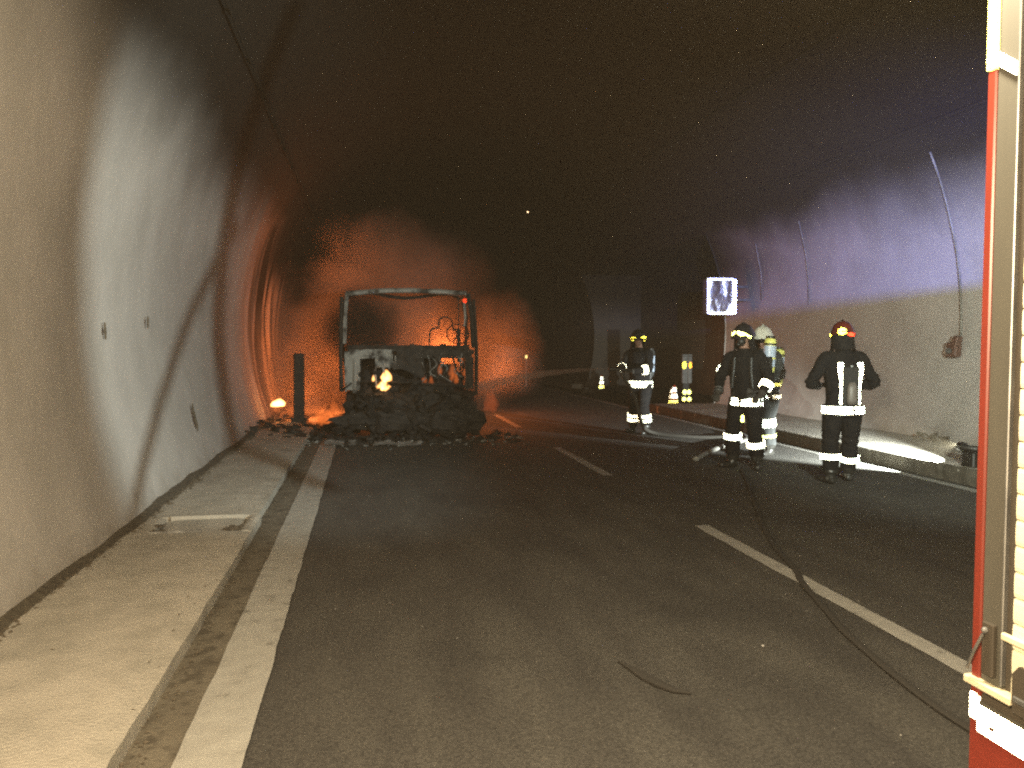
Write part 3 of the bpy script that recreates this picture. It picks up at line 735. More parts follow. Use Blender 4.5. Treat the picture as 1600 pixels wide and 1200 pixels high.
# steering wheel and seat skeletons seen against the glow
part('seat_frame', M['char'], lambda b: b.tube(smooth_path([(.40, .75, 1.0), (.40, .75, 1.78), (.48, .75, 1.90), (.56, .75, 1.92), (.58, .75, 2.05), (.66, .75, 2.11), (.76, .75, 2.10), (.82, .75, 2.0), (.84, .75, 1.88), (.95, .75, 1.82), (.97, .75, 1.0)], 5), .014, 6))
part('seat_frame', M['char'], lambda b: b.tube(smooth_path([(-.85, .75, .9), (-.85, .75, 1.5), (-.8, .75, 1.62), (-.45, .75, 1.64), (-.4, .75, 1.5), (-.4, .75, .9)], 5), .014, 6))
def swheel(b):
    c = Vector((.88, .38, 1.80)); rot = Matrix.Rotation(radians(62), 3, 'X')
    b.tube([c + rot @ Vector((.2 * cos(a), .2 * sin(a), 0)) for a in [2 * pi * k / 22 for k in range(23)]], .012, 6)
    for a in (0, 2.1, 4.2): b.tube([c, c + rot @ Vector((.2 * cos(a), .2 * sin(a), 0))], .010, 5)
    b.tube([c, c + Vector((0, -.15, -.5))], .025, 6)
part('steering_wheel', M['char'], swheel)
part('hanging_wire', M['char'], lambda b: (b.tube([(.86, .1, 2.45), (.87, .12, 2.1), (.86, .1, 1.86)], .010, 5), b.ball((.86, .1, 1.84), (.04, .03, .05), 7, 5)))
# engine, collapsed panels and heap below
def heap(b, n, fx, fz, fy, smin, smax, seed):
    rnd = random.Random(seed)
    for i in range(n):
        x, y, z = fx(rnd), fy(rnd), 0; z = fz(rnd, x)
        d = [rnd.uniform(smin, smax) for _ in range(3)]; d[rnd.randrange(3)] *= .25
        b.box((x, y, z), d, rot=(rnd.uniform(-.9, .9), rnd.uniform(-.9, .9), rnd.uniform(0, 3)), jit=smin * .35)
def lump(b, c, r, seed, n=26, m=18, amp=.30):
    vs = []
    for i in range(m + 1):
        a = pi * i / m
        for j in range(n):
            q = Vector((sin(a) * cos(2 * pi * j / n), sin(a) * sin(2 * pi * j / n), cos(a)))
            k = 1 + amp * noise.noise(q * 2.2 + Vector((seed, 0, 0))) + amp * .6 * noise.noise(q * 6 + Vector((0, seed, 0)))
            vs.append(Vector((q.x * r[0], q.y * r[1], q.z * r[2])) * k + Vector(c))
    b.add(vs, [[i * n + j, (i + 1) * n + j, (i + 1) * n + (j + 1) % n, i * n + (j + 1) % n] for i in range(m) for j in range(n)])
part('engine_block', M['char'], lambda b: (lump(b, (.25, .35, .55), (.85, .45, .42), 3), lump(b, (-.35, .25, .45), (.45, .35, .40), 8)))
part('front_bumper', M['char'], lambda b: (lump(b, (-.1, -.28, .32), (1.20, .14, .19), 15, 60, 12, .22), lump(b, (.75, -.35, .30), (.50, .18, .24), 19)))
part('crumpled_panel', M['char'], lambda b: heap(b, 170, lambda r: r.uniform(-1.08, 1.10), lambda r, x: abs(r.gauss(.38, .25)) + .05, lambda r: r.uniform(-.50, .1), .05, .24, 4))
part('axle', M['char'], lambda b: beam(b, [(-1.0, .6, .42), (1.0, .6, .42)], .09))
for x in (-.98, .98):
    wh = part('wheel', M['char'], lambda b: b.tube([(x - .13, .6, .40), (x - .12, .6, .40), (x + .12, .6, .40), (x + .13, .6, .40)], [.33, .38, .38, .33], 26))
    part('rim', M['ash'], lambda b: b.tube([(x - .15, .6, .40), (x + .15, .6, .40)], .2, 18), wh)
part('chassis_rail', M['char'], lambda b: (beam(b, [(-.4, .3, .62), (-.4, 6.6, .62)], .07, .12, .03)))
part('chassis_rail', M['char'], lambda b: (beam(b, [(.4, .3, .62), (.4, 6.6, .62)], .07, .12, .03)))
part('load_bed', M['char'], lambda b: [beam(b, [(-1.1, y, .78), (1.1, y, .78)], .05) for y in (2.0, 2.9, 3.8, 4.7, 5.6, 6.5)])
for x in (-.98, .98):
    wh = part('wheel', M['char'], lambda b: b.tube([(x - .15, 5.2, .40), (x + .15, 5.2, .40)], .38, 22))
    part('rim', M['ash'], lambda b: b.tube([(x - .16, 5.2, .40), (x + .16, 5.2, .40)], .2, 16), wh)

# rubble round the lorry, plates and ash on the road
def rubble(name, n, fx, fy, smin, smax, m, label, hmax=.12):
    b = MB()
    for i in range(n):
        x, y = fx(), fy(); s = random.uniform(smin, smax)
        b.box((x, y, abs(random.gauss(0, hmax)) * .5 + s * .2), (s * random.uniform(.5, 1.6), s * random.uniform(.5, 1.6), s * random.uniform(.15, .7)), rot=(random.uniform(-.5, .5), random.uniform(-.5, .5), random.uniform(0, 3)), jit=s * .12)
    return tag(b.build(name, m), label, kind='stuff')
rubble('rubble', 230, lambda: random.uniform(-2.0, -.30), lambda: random.uniform(13.4, 17.5), .03, .15, M['char'], 'charred rubble strewn over the walkway beside the lorry', .13)
rubble('rubble', 110, lambda: random.uniform(-.6, 2.6), lambda: random.gauss(13.45, .25), .02, .10, M['char'], 'charred rubble in front of the lorry', .05)
rubble('ash_litter', 120, lambda: random.uniform(-1.2, 2.6), lambda: random.gauss(13.1, .35), .01, .05, M['ash'], 'pale ash flakes on the road before the lorry', .01)
for (x, y, sx, sy, rz, lb) in ((-.42, 12.95, .48, .26, .05, 'pale ash-covered plate lying left before the lorry'), (.48, 12.75, .75, .24, -.12, 'long pale ash-covered plate lying before the lorry front'),
                               (-1.35, 13.25, .42, .22, .1, 'pale charred plate lying on the walkway end'), (2.45, 13.15, .30, .16, .3, 'small pale plate right of the lorry front')):
    b = MB(); jagged_sheet(b, -sx / 2, sx / 2, -sy / 2, sy / 2, 0, lambda u, v: nz((u * 6 + x, v * 6, 3)) > .35, 14, 8, .035)
    o = b.build('burnt_plate', M['ash_pale']); o.rotation_euler = (radians(-80), 0, rz); o.location = (x, y, .05)
    tag(o, lb, 'plate', 'burnt plates round the lorry')
cp = empty('charred_post', (-1.30, 16.2, .08), 0, 'dark upright post among the flames left of the lorry', 'post')
b = MB(); b.box((0, 0, .70), (.20, .16, 1.30), rot=(.02, .02, .1), jit=.012, bev=.012).build('shaft', M['char'], cp)
b = MB(); b.box((0, 0, .04), (.30, .26, .10), jit=.01).build('foot', M['char'], cp)

# ------------------------------------------------------------------ flames (glowing volumes) and smoke
def flame_mat(name, col, s, scale=4.0):
    m = bpy.data.materials.new(name); m.use_nodes = True
    N, L = nt(m); N.remove(N['Principled BSDF'])
    e = N.new('ShaderNodeEmission'); e.inputs[0].default_value = (*col, 1); e.inputs[1].default_value = s
    L.new(e.outputs[0], N['Material Output'].inputs['Volume']); return m
M['flame_hot'] = flame_mat('white_hot_flame', (1.0, .42, .12), 62)
M['flame'] = flame_mat('orange_flame', (1.0, .20, .035), 2.4)
M['flame_dull'] = flame_mat('dull_orange_flame', (1.0, .15, .025), .9)
def flame(name, loc, r, m, label, seed, group='flames in and around the lorry', lean=0.0, amp=.35):
    b = MB(); lump(b, (0, 0, 0), r, seed, 28, 20, amp)
    for v in b.v:
        t = (v.z + r[2]) / (2 * r[2])
        k = 1.15 - .75 * max(0, t); v.x = v.x * k + lean * t; v.y *= k
    o = b.build(name, m, smooth=True); o.location = loc
    return tag(o, label, 'flame', group)
flame('flame', (-1.72, 16.2, .47), (.17, .10, .085), M['flame_hot'], 'white-hot flame on the walkway by the left wall', 1, lean=.05, amp=.2)
flame('flame', (-.86, 15.4, .25), (.30, .2, .15), M['flame'], 'low orange flame between the post and the lorry', 2, lean=.1)
flame('flame', (-.55, 15.0, .38), (.14, .12, .22), M['flame'], 'small orange flame against the lorry front corner', 5, lean=-.05)
flame('flame', (.34, 13.93, 1.07), (.115, .06, .11), M['flame_hot'], 'brightest white flame showing through the lorry front', 3, amp=.2)
flame('flame', (.29, 13.93, .91), (.11, .06, .09), M['flame_hot'], 'white flame tongue just below the brightest one', 12, amp=.7)
flame('flame', (.12, 13.94, 1.03), (.03, .03, .06), M['flame_hot'], 'tiny flame left of the brightest flame', 6, amp=.2)
for i, (x, z, rx_, rz_, sd) in enumerate(((1.28, 1.17, .05, .10, 7), (1.52, 1.14, .09, .17, 8), (1.58, 1.02, .05, .10, 22), (1.72, 1.12, .03, .07, 23), (1.0, .98, .07, .10, 9), (1.13, .97, .05, .10, 10))):
    flame('flame', (x, 14.15, z), (rx_, .1, rz_), M['flame'], ['small orange flame above right in the lorry front', 'largest orange flame in the right half of the lorry front', 'orange flame tongue under the largest one on the right',
          'slim orange flame by the right pillar of the lorry', 'orange flicker right of the brightest flame', 'second orange flicker in the middle of the front'][i], sd, amp=.6)
flame('flame', (2.22, 14.3, .58), (.16, .2, .20), M['flame_dull'], 'dull orange flame low at the right of the lorry', 14)
flame('flame', (1.62, 16.0, 1.62), (.42, .3, .16), M['flame_dull'], 'orange fire seen through the right of the windscreen', 16, lean=-.1)

def smoke_mat(name, dens, scale, lo, hi, col, shape, glow=None):
    m = bpy.data.materials.new(name); m.use_nodes = True
    N, L = nt(m); N.remove(N['Principled BSDF'])
    v = N.new('ShaderNodeVolumePrincipled'); v.inputs['Color'].default_value = (*col, 1); v.inputs['Anisotropy'].default_value = .1
    tc = N.new('ShaderNodeTexCoord')
    n = N.new('ShaderNodeTexNoise'); n.inputs['Scale'].default_value = scale; n.inputs['Detail'].default_value = 2
    L.new(tc.outputs['Object'], n.inputs['Vector'])
    r = N.new('ShaderNodeMapRange'); r.inputs[1].default_value = lo; r.inputs[2].default_value = hi; r.inputs[3].default_value = 0; r.inputs[4].default_value = dens
    L.new(n.outputs[0], r.inputs[0])
    # soft edge: distance from the middle of the unit-sized puff
    mp = N.new('ShaderNodeVectorMath'); mp.operation = 'MULTIPLY'; mp.inputs[1].default_value = shape
    L.new(tc.outputs['Object'], mp.inputs[0])
    nw = N.new('ShaderNodeTexNoise'); nw.inputs['Scale'].default_value = scale * 1.1; nw.inputs['Detail'].default_value = 3
    L.new(tc.outputs['Object'], nw.inputs['Vector'])
    wv = N.new('ShaderNodeVectorMath'); wv.operation = 'SUBTRACT'; wv.inputs[1].default_value = (.5, .5, .5); L.new(nw.outputs['Color'], wv.inputs[0])
    ws = N.new('ShaderNodeVectorMath'); ws.operation = 'SCALE'; ws.inputs['Scale'].default_value = .8; L.new(wv.outputs[0], ws.inputs[0])
    wa = N.new('ShaderNodeVectorMath'); wa.operation = 'ADD'; L.new(mp.outputs[0], wa.inputs[0]); L.new(ws.outputs[0], wa.inputs[1])
    ln = N.new('ShaderNodeVectorMath'); ln.operation = 'LENGTH'; L.new(wa.outputs[0], ln.inputs[0])
    e = N.new('ShaderNodeMapRange'); e.inputs[1].default_value = .15; e.inputs[2].default_value = .85; e.inputs[3].default_value = 1; e.inputs[4].default_value = 0
    L.new(ln.outputs[1], e.inputs[0])
    k = N.new('ShaderNodeMath'); k.operation = 'MULTIPLY'; L.new(r.outputs[0], k.inputs[0]); L.new(e.outputs[0], k.inputs[1])
    L.new(k.outputs[0], v.inputs['Density']); L.new(v.outputs[0], N['Material Output'].inputs['Volume'])
    return m
def puff(loc, r, dens, lo=.28, hi=.70, scale=1.0, col=(.55, .5, .45), label=None):
    b = MB(); b.ball((0, 0, 0), r, 20, 12)
    o = b.build('smoke_cloud', smoke_mat('smoke', dens, scale, lo, hi, col, (1 / r[0], 1 / r[1], 1 / r[2])), smooth=True); o.location = loc
    return tag(o, label, kind='stuff')
puff((-1.0, 17.4, 1.3), (1.9, 2.2, 2.2), 1.6, label='orange-lit smoke between the left wall and the lorry')
puff((.4, 17.6, 3.1), (2.1, 1.9, 1.8), 1.1, lo=.32, hi=.72, scale=.8, label='smoke rolling up above the lorry cab')
puff((-.05, 14.9, 2.0), (.95, .7, .85), 6.0, lo=.25, hi=.5, col=(.12, .10, .09), label='dark smoke filling the left half of the burnt cab')
puff((1.2, 16.5, 1.7), (1.6, 1.3, 1.2), 2.2, label='orange-lit smoke seen through the windscreen')
puff((2.9, 17.6, 1.6), (1.3, 1.7, 1.6), 1.5, lo=.32, hi=.7, label='orange-lit smoke right of the lorry')
puff((1.5, 16.0, 3.0), (1.5, 1.2, 1.1), .7, col=(.6, .58, .6), label='grey smoke drifting above the right of the cab')
puff((2.05, 13.7, .55), (.50, .5, .60), 2.2, lo=.30, scale=3, col=(.6, .6, .6), label='grey steam where the water jet hits the lorry')
puff((2.15, 15.4, 1.45), (.7, .5, 1.5), 1.8, lo=.3, scale=2, col=(.5, .5, .52), label='grey smoke along the right side of the cab')

# water jet from the far firefighter's nozzle
NOZ = Vector((3.98, 12.9, 1.20))
b = MB(); P = [NOZ + (Vector((1.95, 13.95, .86)) - NOZ) * (k / 16) + Vector((0, 0, .14 * sin(pi * k / 16) * .5)) for k in range(17)]
b.tube(P, [.012 + .075 * (k / 16) ** .8 * (1 + .25 * nz((k * .9, 0, 0))) for k in range(17)], 10)
m = bpy.data.materials.new('water_spray'); m.use_nodes = True; N, L = nt(m); N.remove(N['Principled BSDF'])
v = N.new('ShaderNodeVolumePrincipled'); v.inputs['Color'].default_value = (.9, .9, .9, 1); v.inputs['Density'].default_value = 6.0
L.new(v.outputs[0], N['Material Output'].inputs['Volume'])
tag(b.build('water_jet', m, smooth=True), 'thin water jet sprayed at the right side of the lorry', 'water jet')

# ------------------------------------------------------------------ firefighters
def catmull_limb(b, pts, rads, n=14):
    P = smooth_path(pts, 5); Rr = smooth_path([(r[0], r[1], 0) if isinstance(r, tuple) else (r, r, 0) for r in rads], 5)
    b.tube(P, [(q.x, q.y) for q in Rr], n, up=(1, 0, 0)); return P, Rr

def person(loc, rz, label, lean=(0, 0), legL=None, legR=None, armL=None, armR=None, head=(0, 0, 0), suit=M['suit'], helmet=M['helmet_dark'],
           helm_patch=('retro_lime', 'retro_lime'), voxel=.0075, bands=(), scale=1.0, shoulder=1.47):
    """faces -Y locally. joints in metres; L is at +X"""
    t = empty('person', loc, rz, label, 'person', 'firefighters in the tunnel'); t.scale = (scale,) * 3
    b = MB()
    hx, hy = lean
    T = lambda x, y, z: Vector((x + hx * max(0, z - .9) / .6, y + hy * max(0, z - .9) / .6, z))
    # torso with coat hem
    rings = [(.78, .215, .150), (.86, .215, .155), (.98, .195, .140), (1.10, .200, .140), (1.22, .215, .150), (1.34, .225, .150), (1.42, .215, .140), (1.48, .165, .115), (1.53, .095, .085), (1.57, .066, .070)]
    b.tube([T(0, 0, z) for z, _, _ in rings], [(a, c) for _, a, c in rings], 22, up=(1, 0, 0))
    b.tube([T(0, 0, 1.52), T(0, -.01, 1.62)], .062, 12)                     # neck
    H = T(0, -.02, 1.69) + Vector(head[:2] + (0,)) * .0
    Rh = Matrix.Rotation(head[2], 3, 'Z') @ Matrix.Rotation(head[0], 3, 'X') @ Matrix.Rotation(head[1], 3, 'Y')
    hp = lambda x, y, z: H + Rh @ Vector((x, y, z))
    b.ball(hp(0, 0, .01), (.075, .095, .115), 18, 12, rot=Rh)
    b.ball(hp(0, -.045, -.06), (.048, .045, .050), 12, 8, rot=Rh)           # jaw
    b.tube([hp(0, -.088, .02), hp(0, -.112, -.022), hp(0, -.09, -.032)], [.009, .015, .010], 8)   # nose
    b.ball(hp(0, -.088, -.056), (.024, .010, .007), 8, 5, rot=Rh)           # lips
    b.ball(hp(0, -.086, -.068), (.020, .010, .007), 8, 5, rot=Rh)
    for s in (-1, 1):
        b.ball(hp(s * .078, .005, .0), (.010, .022, .034), 8, 6, rot=Rh)    # ears
        b.ball(hp(s * .033, -.082, .018), (.014, .010, .010), 8, 6, rot=Rh) # eyes / lids
        b.tube([hp(s * .014, -.093, .036), hp(s * .050, -.084, .034)], .006, 6)   # brow
    info = {}
    for s, leg in ((1, legL), (-1, legR)):
        k, a, toe = [Vector(q) for q in leg]      # knee, ankle, toe
        hip = Vector((s * .105, 0, .90))
        catmull_limb(b, [hip, hip.lerp(k, .5), k, k.lerp(a, .35), k.lerp(a, .75), a + Vector((0, 0, .02))], [(.125, .13), (.112, .118), (.092, .10), (.096, .10), (.088, .092), (.080, .085)])
        d = (toe - a); d.z = 0; d.normalize()
        sole = a + Vector((0, 0, -a.z + .045))
        b.tube([a + Vector((0, 0, .10)), a, Vector((a.x, a.y, .055)) + d * .02], [.062, .060, .058], 12)
        b.tube([sole - d * .075, sole - d * .04, sole + d * .05, sole + d * .13, sole + d * .19, sole + d * .215], [(.030, .026), (.045, .044), (.046, .045), (.052, .040), (.046, .034), (.022, .020)], 12, up=(-d.y, d.x, 0))
        info['leg%+d' % s] = (hip, k, a)
    for s, arm in ((1, armL), (-1, armR)):
        e, wv, hd = [Vector(q) for q in arm]      # elbow, wrist, finger direction point
        sh = T(s * .195, 0, shoulder - .03)
        catmull_limb(b, [T(s * .10, 0, shoulder - .02), sh, sh.lerp(e, .5), e, e.lerp(wv, .5), wv], [(.075, .075), (.085, .085), (.072, .076), (.066, .070), (.060, .063), (.052, .054)])
        # hand: palm, four bent fingers, thumb from the side
        d = (hd - wv).normalized(); side = d.cross(Vector((0, 0, 1)));
        if side.length < .2: side = Vector((1, 0, 0))
        side.normalize(); up = side.cross(d).normalized()
        palm = wv + d * .055
        b.tube([wv - d * .01, wv + d * .03, wv + d * .075, wv + d * .095], [(.032, .027), (.042, .023), (.046, .021), (.040, .017)], 12, up=side)
        for q, ln in zip((-1.5, -.5, .5, 1.5), (.066, .078, .074, .058)):
            o_ = wv + d * .085 + side * q * .023
            b.tube([o_, o_ + d * ln * .45 - up * .006, o_ + d * ln * .72 - up * ln * .38, o_ + d * ln * .62 - up * ln * .78], [.0125, .0125, .0115, .009], 7)
        o_ = wv + d * .03 + side * (-s) * .036
        b.tube([o_, o_ + d * .028 - side * s * .024 - up * .010, o_ + d * .055 - side * s * .022 - up * .032, o_ + d * .070 - side * s * .008 - up * .045], [.015, .0145, .013, .010], 7)
        info['arm%+d' % s] = (sh, e, wv)
    raw = b.build('body', suit, t)
    md = raw.modifiers.new('r', 'REMESH'); md.mode = 'VOXEL'; md.voxel_size = voxel
    dg = bpy.context.evaluated_depsgraph_get(); dg.update()
    me = bpy.data.meshes.new_from_object(raw.evaluated_get(dg))
    raw.modifiers.clear(); old = raw.data; raw.data = me; bpy.data.meshes.remove(old)
    me.materials.clear()
    for x in (suit, M['skin'], M['glove'], M['boot']): me.materials.append(x)
    # cloth folds, then assign cloth / skin / glove / boot
    hands = [info['arm%+d' % s][2] for s in (1, -1)]
    elb = [info['arm%+d' % s][1] for s in (1, -1)]; knees = [info['leg%+d' % s][1] for s in (1, -1)]
    sm = [Vector(v.co) for v in me.vertices]; nr = [v.normal.copy() for v in me.vertices]
    ox = loc[0] * 3.3
    for v, p, n in zip(me.vertices, sm, nr):
        if p.z > 1.56 or p.z < .16 or min((p - h).length for h in hands) < .13: continue
        f = .012 * noise.noise(Vector((p.x * 9 + ox, p.y * 9, p.z * 4.2))) + .007 * noise.noise(Vector((p.x * 17, p.y * 17 + ox, p.z * 15)))
        near = min([(p - q).length for q in elb + knees])
        if near < .18: f += .010 * (1 - near / .18) * sin(p.z * 95 + 5 * noise.noise(p * 6))
        v.co = p + n * f
    for f in me.polygons:
        c = f.center; mi = 0
        if c.z > 1.555: mi = 1
        elif c.z < .17: mi = 3
        else:
            for s in (1, -1):
                sh, e, wv = info['arm%+d' % s]; ax = (wv - e).normalized()
                if (c - wv).length < .23 and (c - wv).dot(ax) > -.035 and (c - wv).length < .2: mi = 2
        f.material_index = mi; f.use_smooth = True
    me.update()
    # helmet: deep shell with brim, visor, side plates, neck curtain
    n, m_ = 24, 9; b = MB(); vs = []
    for i in range(m_ + 1):
        a = (pi * .56) * i / m_
        for j in range(n):
            th = 2 * pi * j / n
            q = Vector((.128 * sin(a) * cos(th), .155 * sin(a) * sin(th), .148 * cos(a) + .010))
            if i >= m_ - 1:       # flare to a brim, longest over the brow
                k = 1.0 + (.10 if i == m_ - 1 else .17) * (1 + .5 * max(0, -sin(th))); q.x *= k; q.y *= k
            q.z += .006 * max(0, 1 - abs(cos(th)) * 4) * sin(a)
            vs.append(hp(*(q + Vector((0, .005, .030)))))
    b.add(vs, [[i * n + j, (i + 1) * n + j, (i + 1) * n + (j + 1) % n, i * n + (j + 1) % n] for i in range(m_) for j in range(n)])
    hm = b.build('helmet', helmet, t, smooth=True)
    b = MB(); b.tube([hp(0, -.15, .045), hp(0, -.08, .155), hp(0, .02, .195), hp(0, .12, .14), hp(0, .155, .06)], [(.012, .012)] * 5, 8); b.build('comb', helmet, hm, smooth=True)
    b = MB(); vs = []
    for j in range(9):
        th = radians(-160 + 140 * j / 8)
        for z, rr in ((.028, 1.0), (-.018, 1.03), (-.05, .98)): vs.append(hp(.122 * rr * cos(th), .150 * rr * sin(th), z))
    b.add(vs, [[j * 3 + i, j * 3 + i + 1, (j + 1) * 3 + i + 1, (j + 1) * 3 + i] for j in range(8) for i in range(2)])
    if helmet is not M['helmet_dark']: b.build('visor', M['visor'], hm, smooth=True)
    b = MB(); vs = []
    for j in range(15):           # neck curtain
        th = radians(-30 + 240 * j / 14)
        for z, rr in ((.025, .95), (-.04, 1.0), (-.10, 1.04), (-.165, 1.12)): vs.append(hp(.125 * rr * cos(th) , .140 * rr * sin(th) + .012, z + .006 * sin(j * 1.7)))
    b.add(vs, [[j * 4 + i, j * 4 + i + 1, (j + 1) * 4 + i + 1, (j + 1) * 4 + i] for j in range(14) for i in range(3)])
    b.build('neck_curtain', suit, hm, smooth=True)
    def patch(th0, th1, z0, z1, mt, tilt=0.0):
        b = MB(); vs = []
        for j in range(9):
            u = j / 8; th = radians(fr(th0, th1, u))
            w_ = sin(pi * min(max(u, .08), .92)) ** .5
            for i in range(5):
                z = (z0 + z1) / 2 + tilt * (u - .5) + (z1 - z0) / 2 * w_ * (i / 2 - 1)
                r_ = sqrt(max(0.02, 1 - ((z - .04) / .150) ** 2)) if z > .04 else 1.06
                r_ = max(r_, .3) + .085
                vs.append(hp(.128 * r_ * cos(th), .155 * r_ * sin(th) + .005, z))
        b.add(vs, [[j * 5 + i, j * 5 + i + 1, (j + 1) * 5 + i + 1, (j + 1) * 5 + i] for j in range(8) for i in range(4)])
        b.build('helmet_reflector', M[mt], hm, smooth=True)
    # straps and bands
    def ring(parent, c, ax, r, wd, mt, name='reflective_band', th0=0, th1=360, n=26, up=(1, 0, 0)):
        ax = Vector(ax).normalized(); u = Vector(up); u = (u - ax * u.dot(ax)).normalized(); v = ax.cross(u)
        rx_, ry_ = r; b = MB(); vs = []
        full = abs(th1 - th0) >= 359
        k = n if full else n + 1
        for j in range(k):
            th = radians(fr(th0, th1, j / n)); d = u * cos(th) * rx_ + v * sin(th) * ry_
            dd = d * (1 + .004 / max(rx_, ry_))
            wob = .006 * noise.noise(Vector((cos(th) * 1.5, sin(th) * 1.5, c[2] * 9)))
            for o_, q in ((-.5, d), (-.5, dd * 1.02), (.5, dd * 1.02), (.5, d)): vs.append(Vector(c) + q * (1 + wob * 4) + ax * (wd * o_ + wob))
        b.add(vs, [[j * 4 + i, j * 4 + (i + 1) % 4, ((j + 1) % k) * 4 + (i + 1) % 4, ((j + 1) % k) * 4 + i] for j in range(n) for i in range(4)])
        return b.build(name, M[mt], parent, smooth=False)
    return dict(root=t, T=T, hp=hp, hm=hm, info=info, patch=patch, ring=ring)

def cylinder(P, loc, tilt, rad=.085, ln=.52, two=False, rz=0):
    """breathing set on the back: bottle with bands, valve at the bottom, back plate"""
    t = P['root']; Rm = Matrix.Rotation(rz, 3, 'Z') @ Matrix.Rotation(tilt[0], 3, 'X') @ Matrix.Rotation(tilt[1], 3, 'Y'); c = Vector(loc)
    q = lambda x, y, z: c + Rm @ Vector((x, y, z))
    b = MB(); b.tube([q(0, 0, -ln / 2 - .05), q(0, 0, -ln / 2), q(0, 0, -ln / 2 + .05), q(0, 0, -ln / 2 + .09)], [.02, rad * .7, rad * .97, rad], 18)
    prof = [(-ln / 2 - .03, .02), (-ln / 2, rad * .65), (-ln / 2 + .04, rad * .95), (-ln / 2 + .07, rad), (ln / 2 - .07, rad), (ln / 2 - .03, rad * .9), (ln / 2, rad * .55), (ln / 2 + .01, .01)]
    b = MB(); b.tube([q(0, 0, z) for z, _ in prof], [r for _, r in prof], 18)
    cy = b.build('air_cylinder', M['cylinder_yellow'], t, smooth=True)
    for z0, z1, m_, rr in ((-.02, .14, 'cylinder_blue', 1.015), (-.16, -.05, 'cylinder_blue', 1.015), (.145, .175, 'rubber', 1.03), (.235, .275, 'rubber', 1.01)):
        z0 *= ln / .52; z1 *= ln / .52
        if z1 > ln / 2 - .02: rr *= .72
        b = MB(); b.tube([q(0, 0, z0), q(0, 0, z0 + .001), q(0, 0, z1 - .001), q(0, 0, z1)], [rad * .96, rad * rr, rad * rr, rad * .96], 18).build('cylinder_band', M[m_], cy, smooth=False)
    b = MB(); b.tube([q(0, 0, -ln / 2 - .02), q(0, 0, -ln / 2 - .10)], .024, 8); b.tube([q(-.05, 0, -ln / 2 - .08), q(.05, 0, -ln / 2 - .08)], .018, 8)
    b.build('valve', M['steel'], cy)
    return cy

# --- right-hand firefighter, seen from behind
P = person((5.40, 8.36, 0), radians(180 - 8), 'firefighter standing apart on the right with upright reflective straps on the back', lean=(0, -.02),
           legL=((.13, -.02, .50), (.14, .02, .10), (.18, -.2, 0)), legR=((-.13, -.08, .50), (-.15, -.16, .10), (-.19, -.4, 0)),
           armL=((.375, -.02, 1.17), (.18, -.27, 1.12), (.05, -.34, 1.15)), armR=((-.375, -.02, 1.17), (-.18, -.27, 1.10), (-.05, -.34, 1.13)),
           head=(radians(8), 0, radians(-12)), helmet=M['helmet_red'])
P['patch'](55, 92, .0, .085, 'retro_yellow'); P['patch'](95, 132, -.015, .028, 'retro_red'); P['patch'](6, 20, .0, .03, 'retro_yellow')
b = MB()
r_ = P['root']
for s in (1, -1):      # harness straps on the back
    b = MB(); pts = [(s * .115, .170, 1.40), (s * .112, .178, 1.30), (s * .100, .180, 1.20), (s * .098, .172, 1.10)]
    b.tube(pts, [(.032, .008), (.034, .008), (.026, .008), (.022, .008)], 8, up=(1, 0, 0)); b.build('reflective_strap', M['retro_white'], r_)
    b = MB(); pts = [(s * .098, .172, 1.09), (s * .100, .172, 1.0), (s * .098, .176, .93)]
    b.tube(pts, [(.018, .008), (.024, .008), (.020, .008)], 8, up=(1, 0, 0)); b.build('reflective_strap', M['retro_white'], r_)
P['ring'](r_, (0, 0, .885), (0, 0, 1), (.232, .172), .030, 'retro_white', th0=98, th1=-20); P['ring'](r_, (0, 0, .885), (0, 0, 1), (.232, .172), .030, 'retro_white', th0=104, th1=200)
P['ring'](r_, (0, 0, .835), (0, 0, 1), (.232, .174), .036, 'retro_white', th0=100, th1=-20); P['ring'](r_, (0, 0, .835), (0, 0, 1), (.232, .174), .036, 'retro_white', th0=106, th1=200)
P['ring'](r_, (0, 0, .86), (0, 0, 1), (.229, .169), .10, 'steel', name='belt')
b = MB(); b.box((0, .185, 1.14), (.19, .03, .44), bev=.02).build('back_plate', M['rubber'], r_)
b = MB(); b.tube([(.0, .22, .93), (.0, .225, .98), (0, .225, 1.12), (0, .22, 1.18)], [(.045, .03), (.062, .038), (.058, .038), (.035, .025)], 14, up=(1, 0, 0)); b.build('regulator', mat('grey_brown_rubber', (.10, .085, .075), .5), r_, smooth=True)
b = MB(); b.ball((0, .205, 1.36), (.022, .014, .018), 8, 6).build('buckle', M['steel'], r_)
for s in (1, -1):
    hip, k, a = P['info']['leg%+d' % s]; ax = (a - k).normalized(); c = k.lerp(a, .47 if s > 0 else .55)
    P['ring'](r_, c, ax, (.108, .108), .062, 'retro_white')
# --- two firefighters close together: the front one faces the camera
P = person((4.84, 9.62, 0), radians(-50), 'front one of two firefighters close together, facing the camera in a dark helmet', lean=(-.02, -.03),
           legL=((.14, -.06, .50), (.15, .03, .10), (.22, -.14, 0)), legR=((-.16, -.05, .50), (-.17, -.02, .10), (-.25, -.18, 0)),
           armL=((.31, -.02, 1.17), (.26, -.16, .98), (.22, -.24, .93)), armR=((-.33, -.06, 1.20), (-.30, -.20, .98), (-.28, -.30, .92)),
           head=(radians(10), 0, radians(-6)))
P['patch'](-100, -158, .035, .088, 'retro_lime', -.085); P['patch'](-90, -18, .025, .092, 'retro_lime', -.085)
r_ = P['root']
P['ring'](r_, (0, 0, .90), (0, 0, 1), (.226, .168), .045, 'retro_white', th0=-10, th1=-88); P['ring'](r_, (0, 0, .845), (0, 0, 1), (.231, .172), .045, 'retro_white', th0=-10, th1=-92)
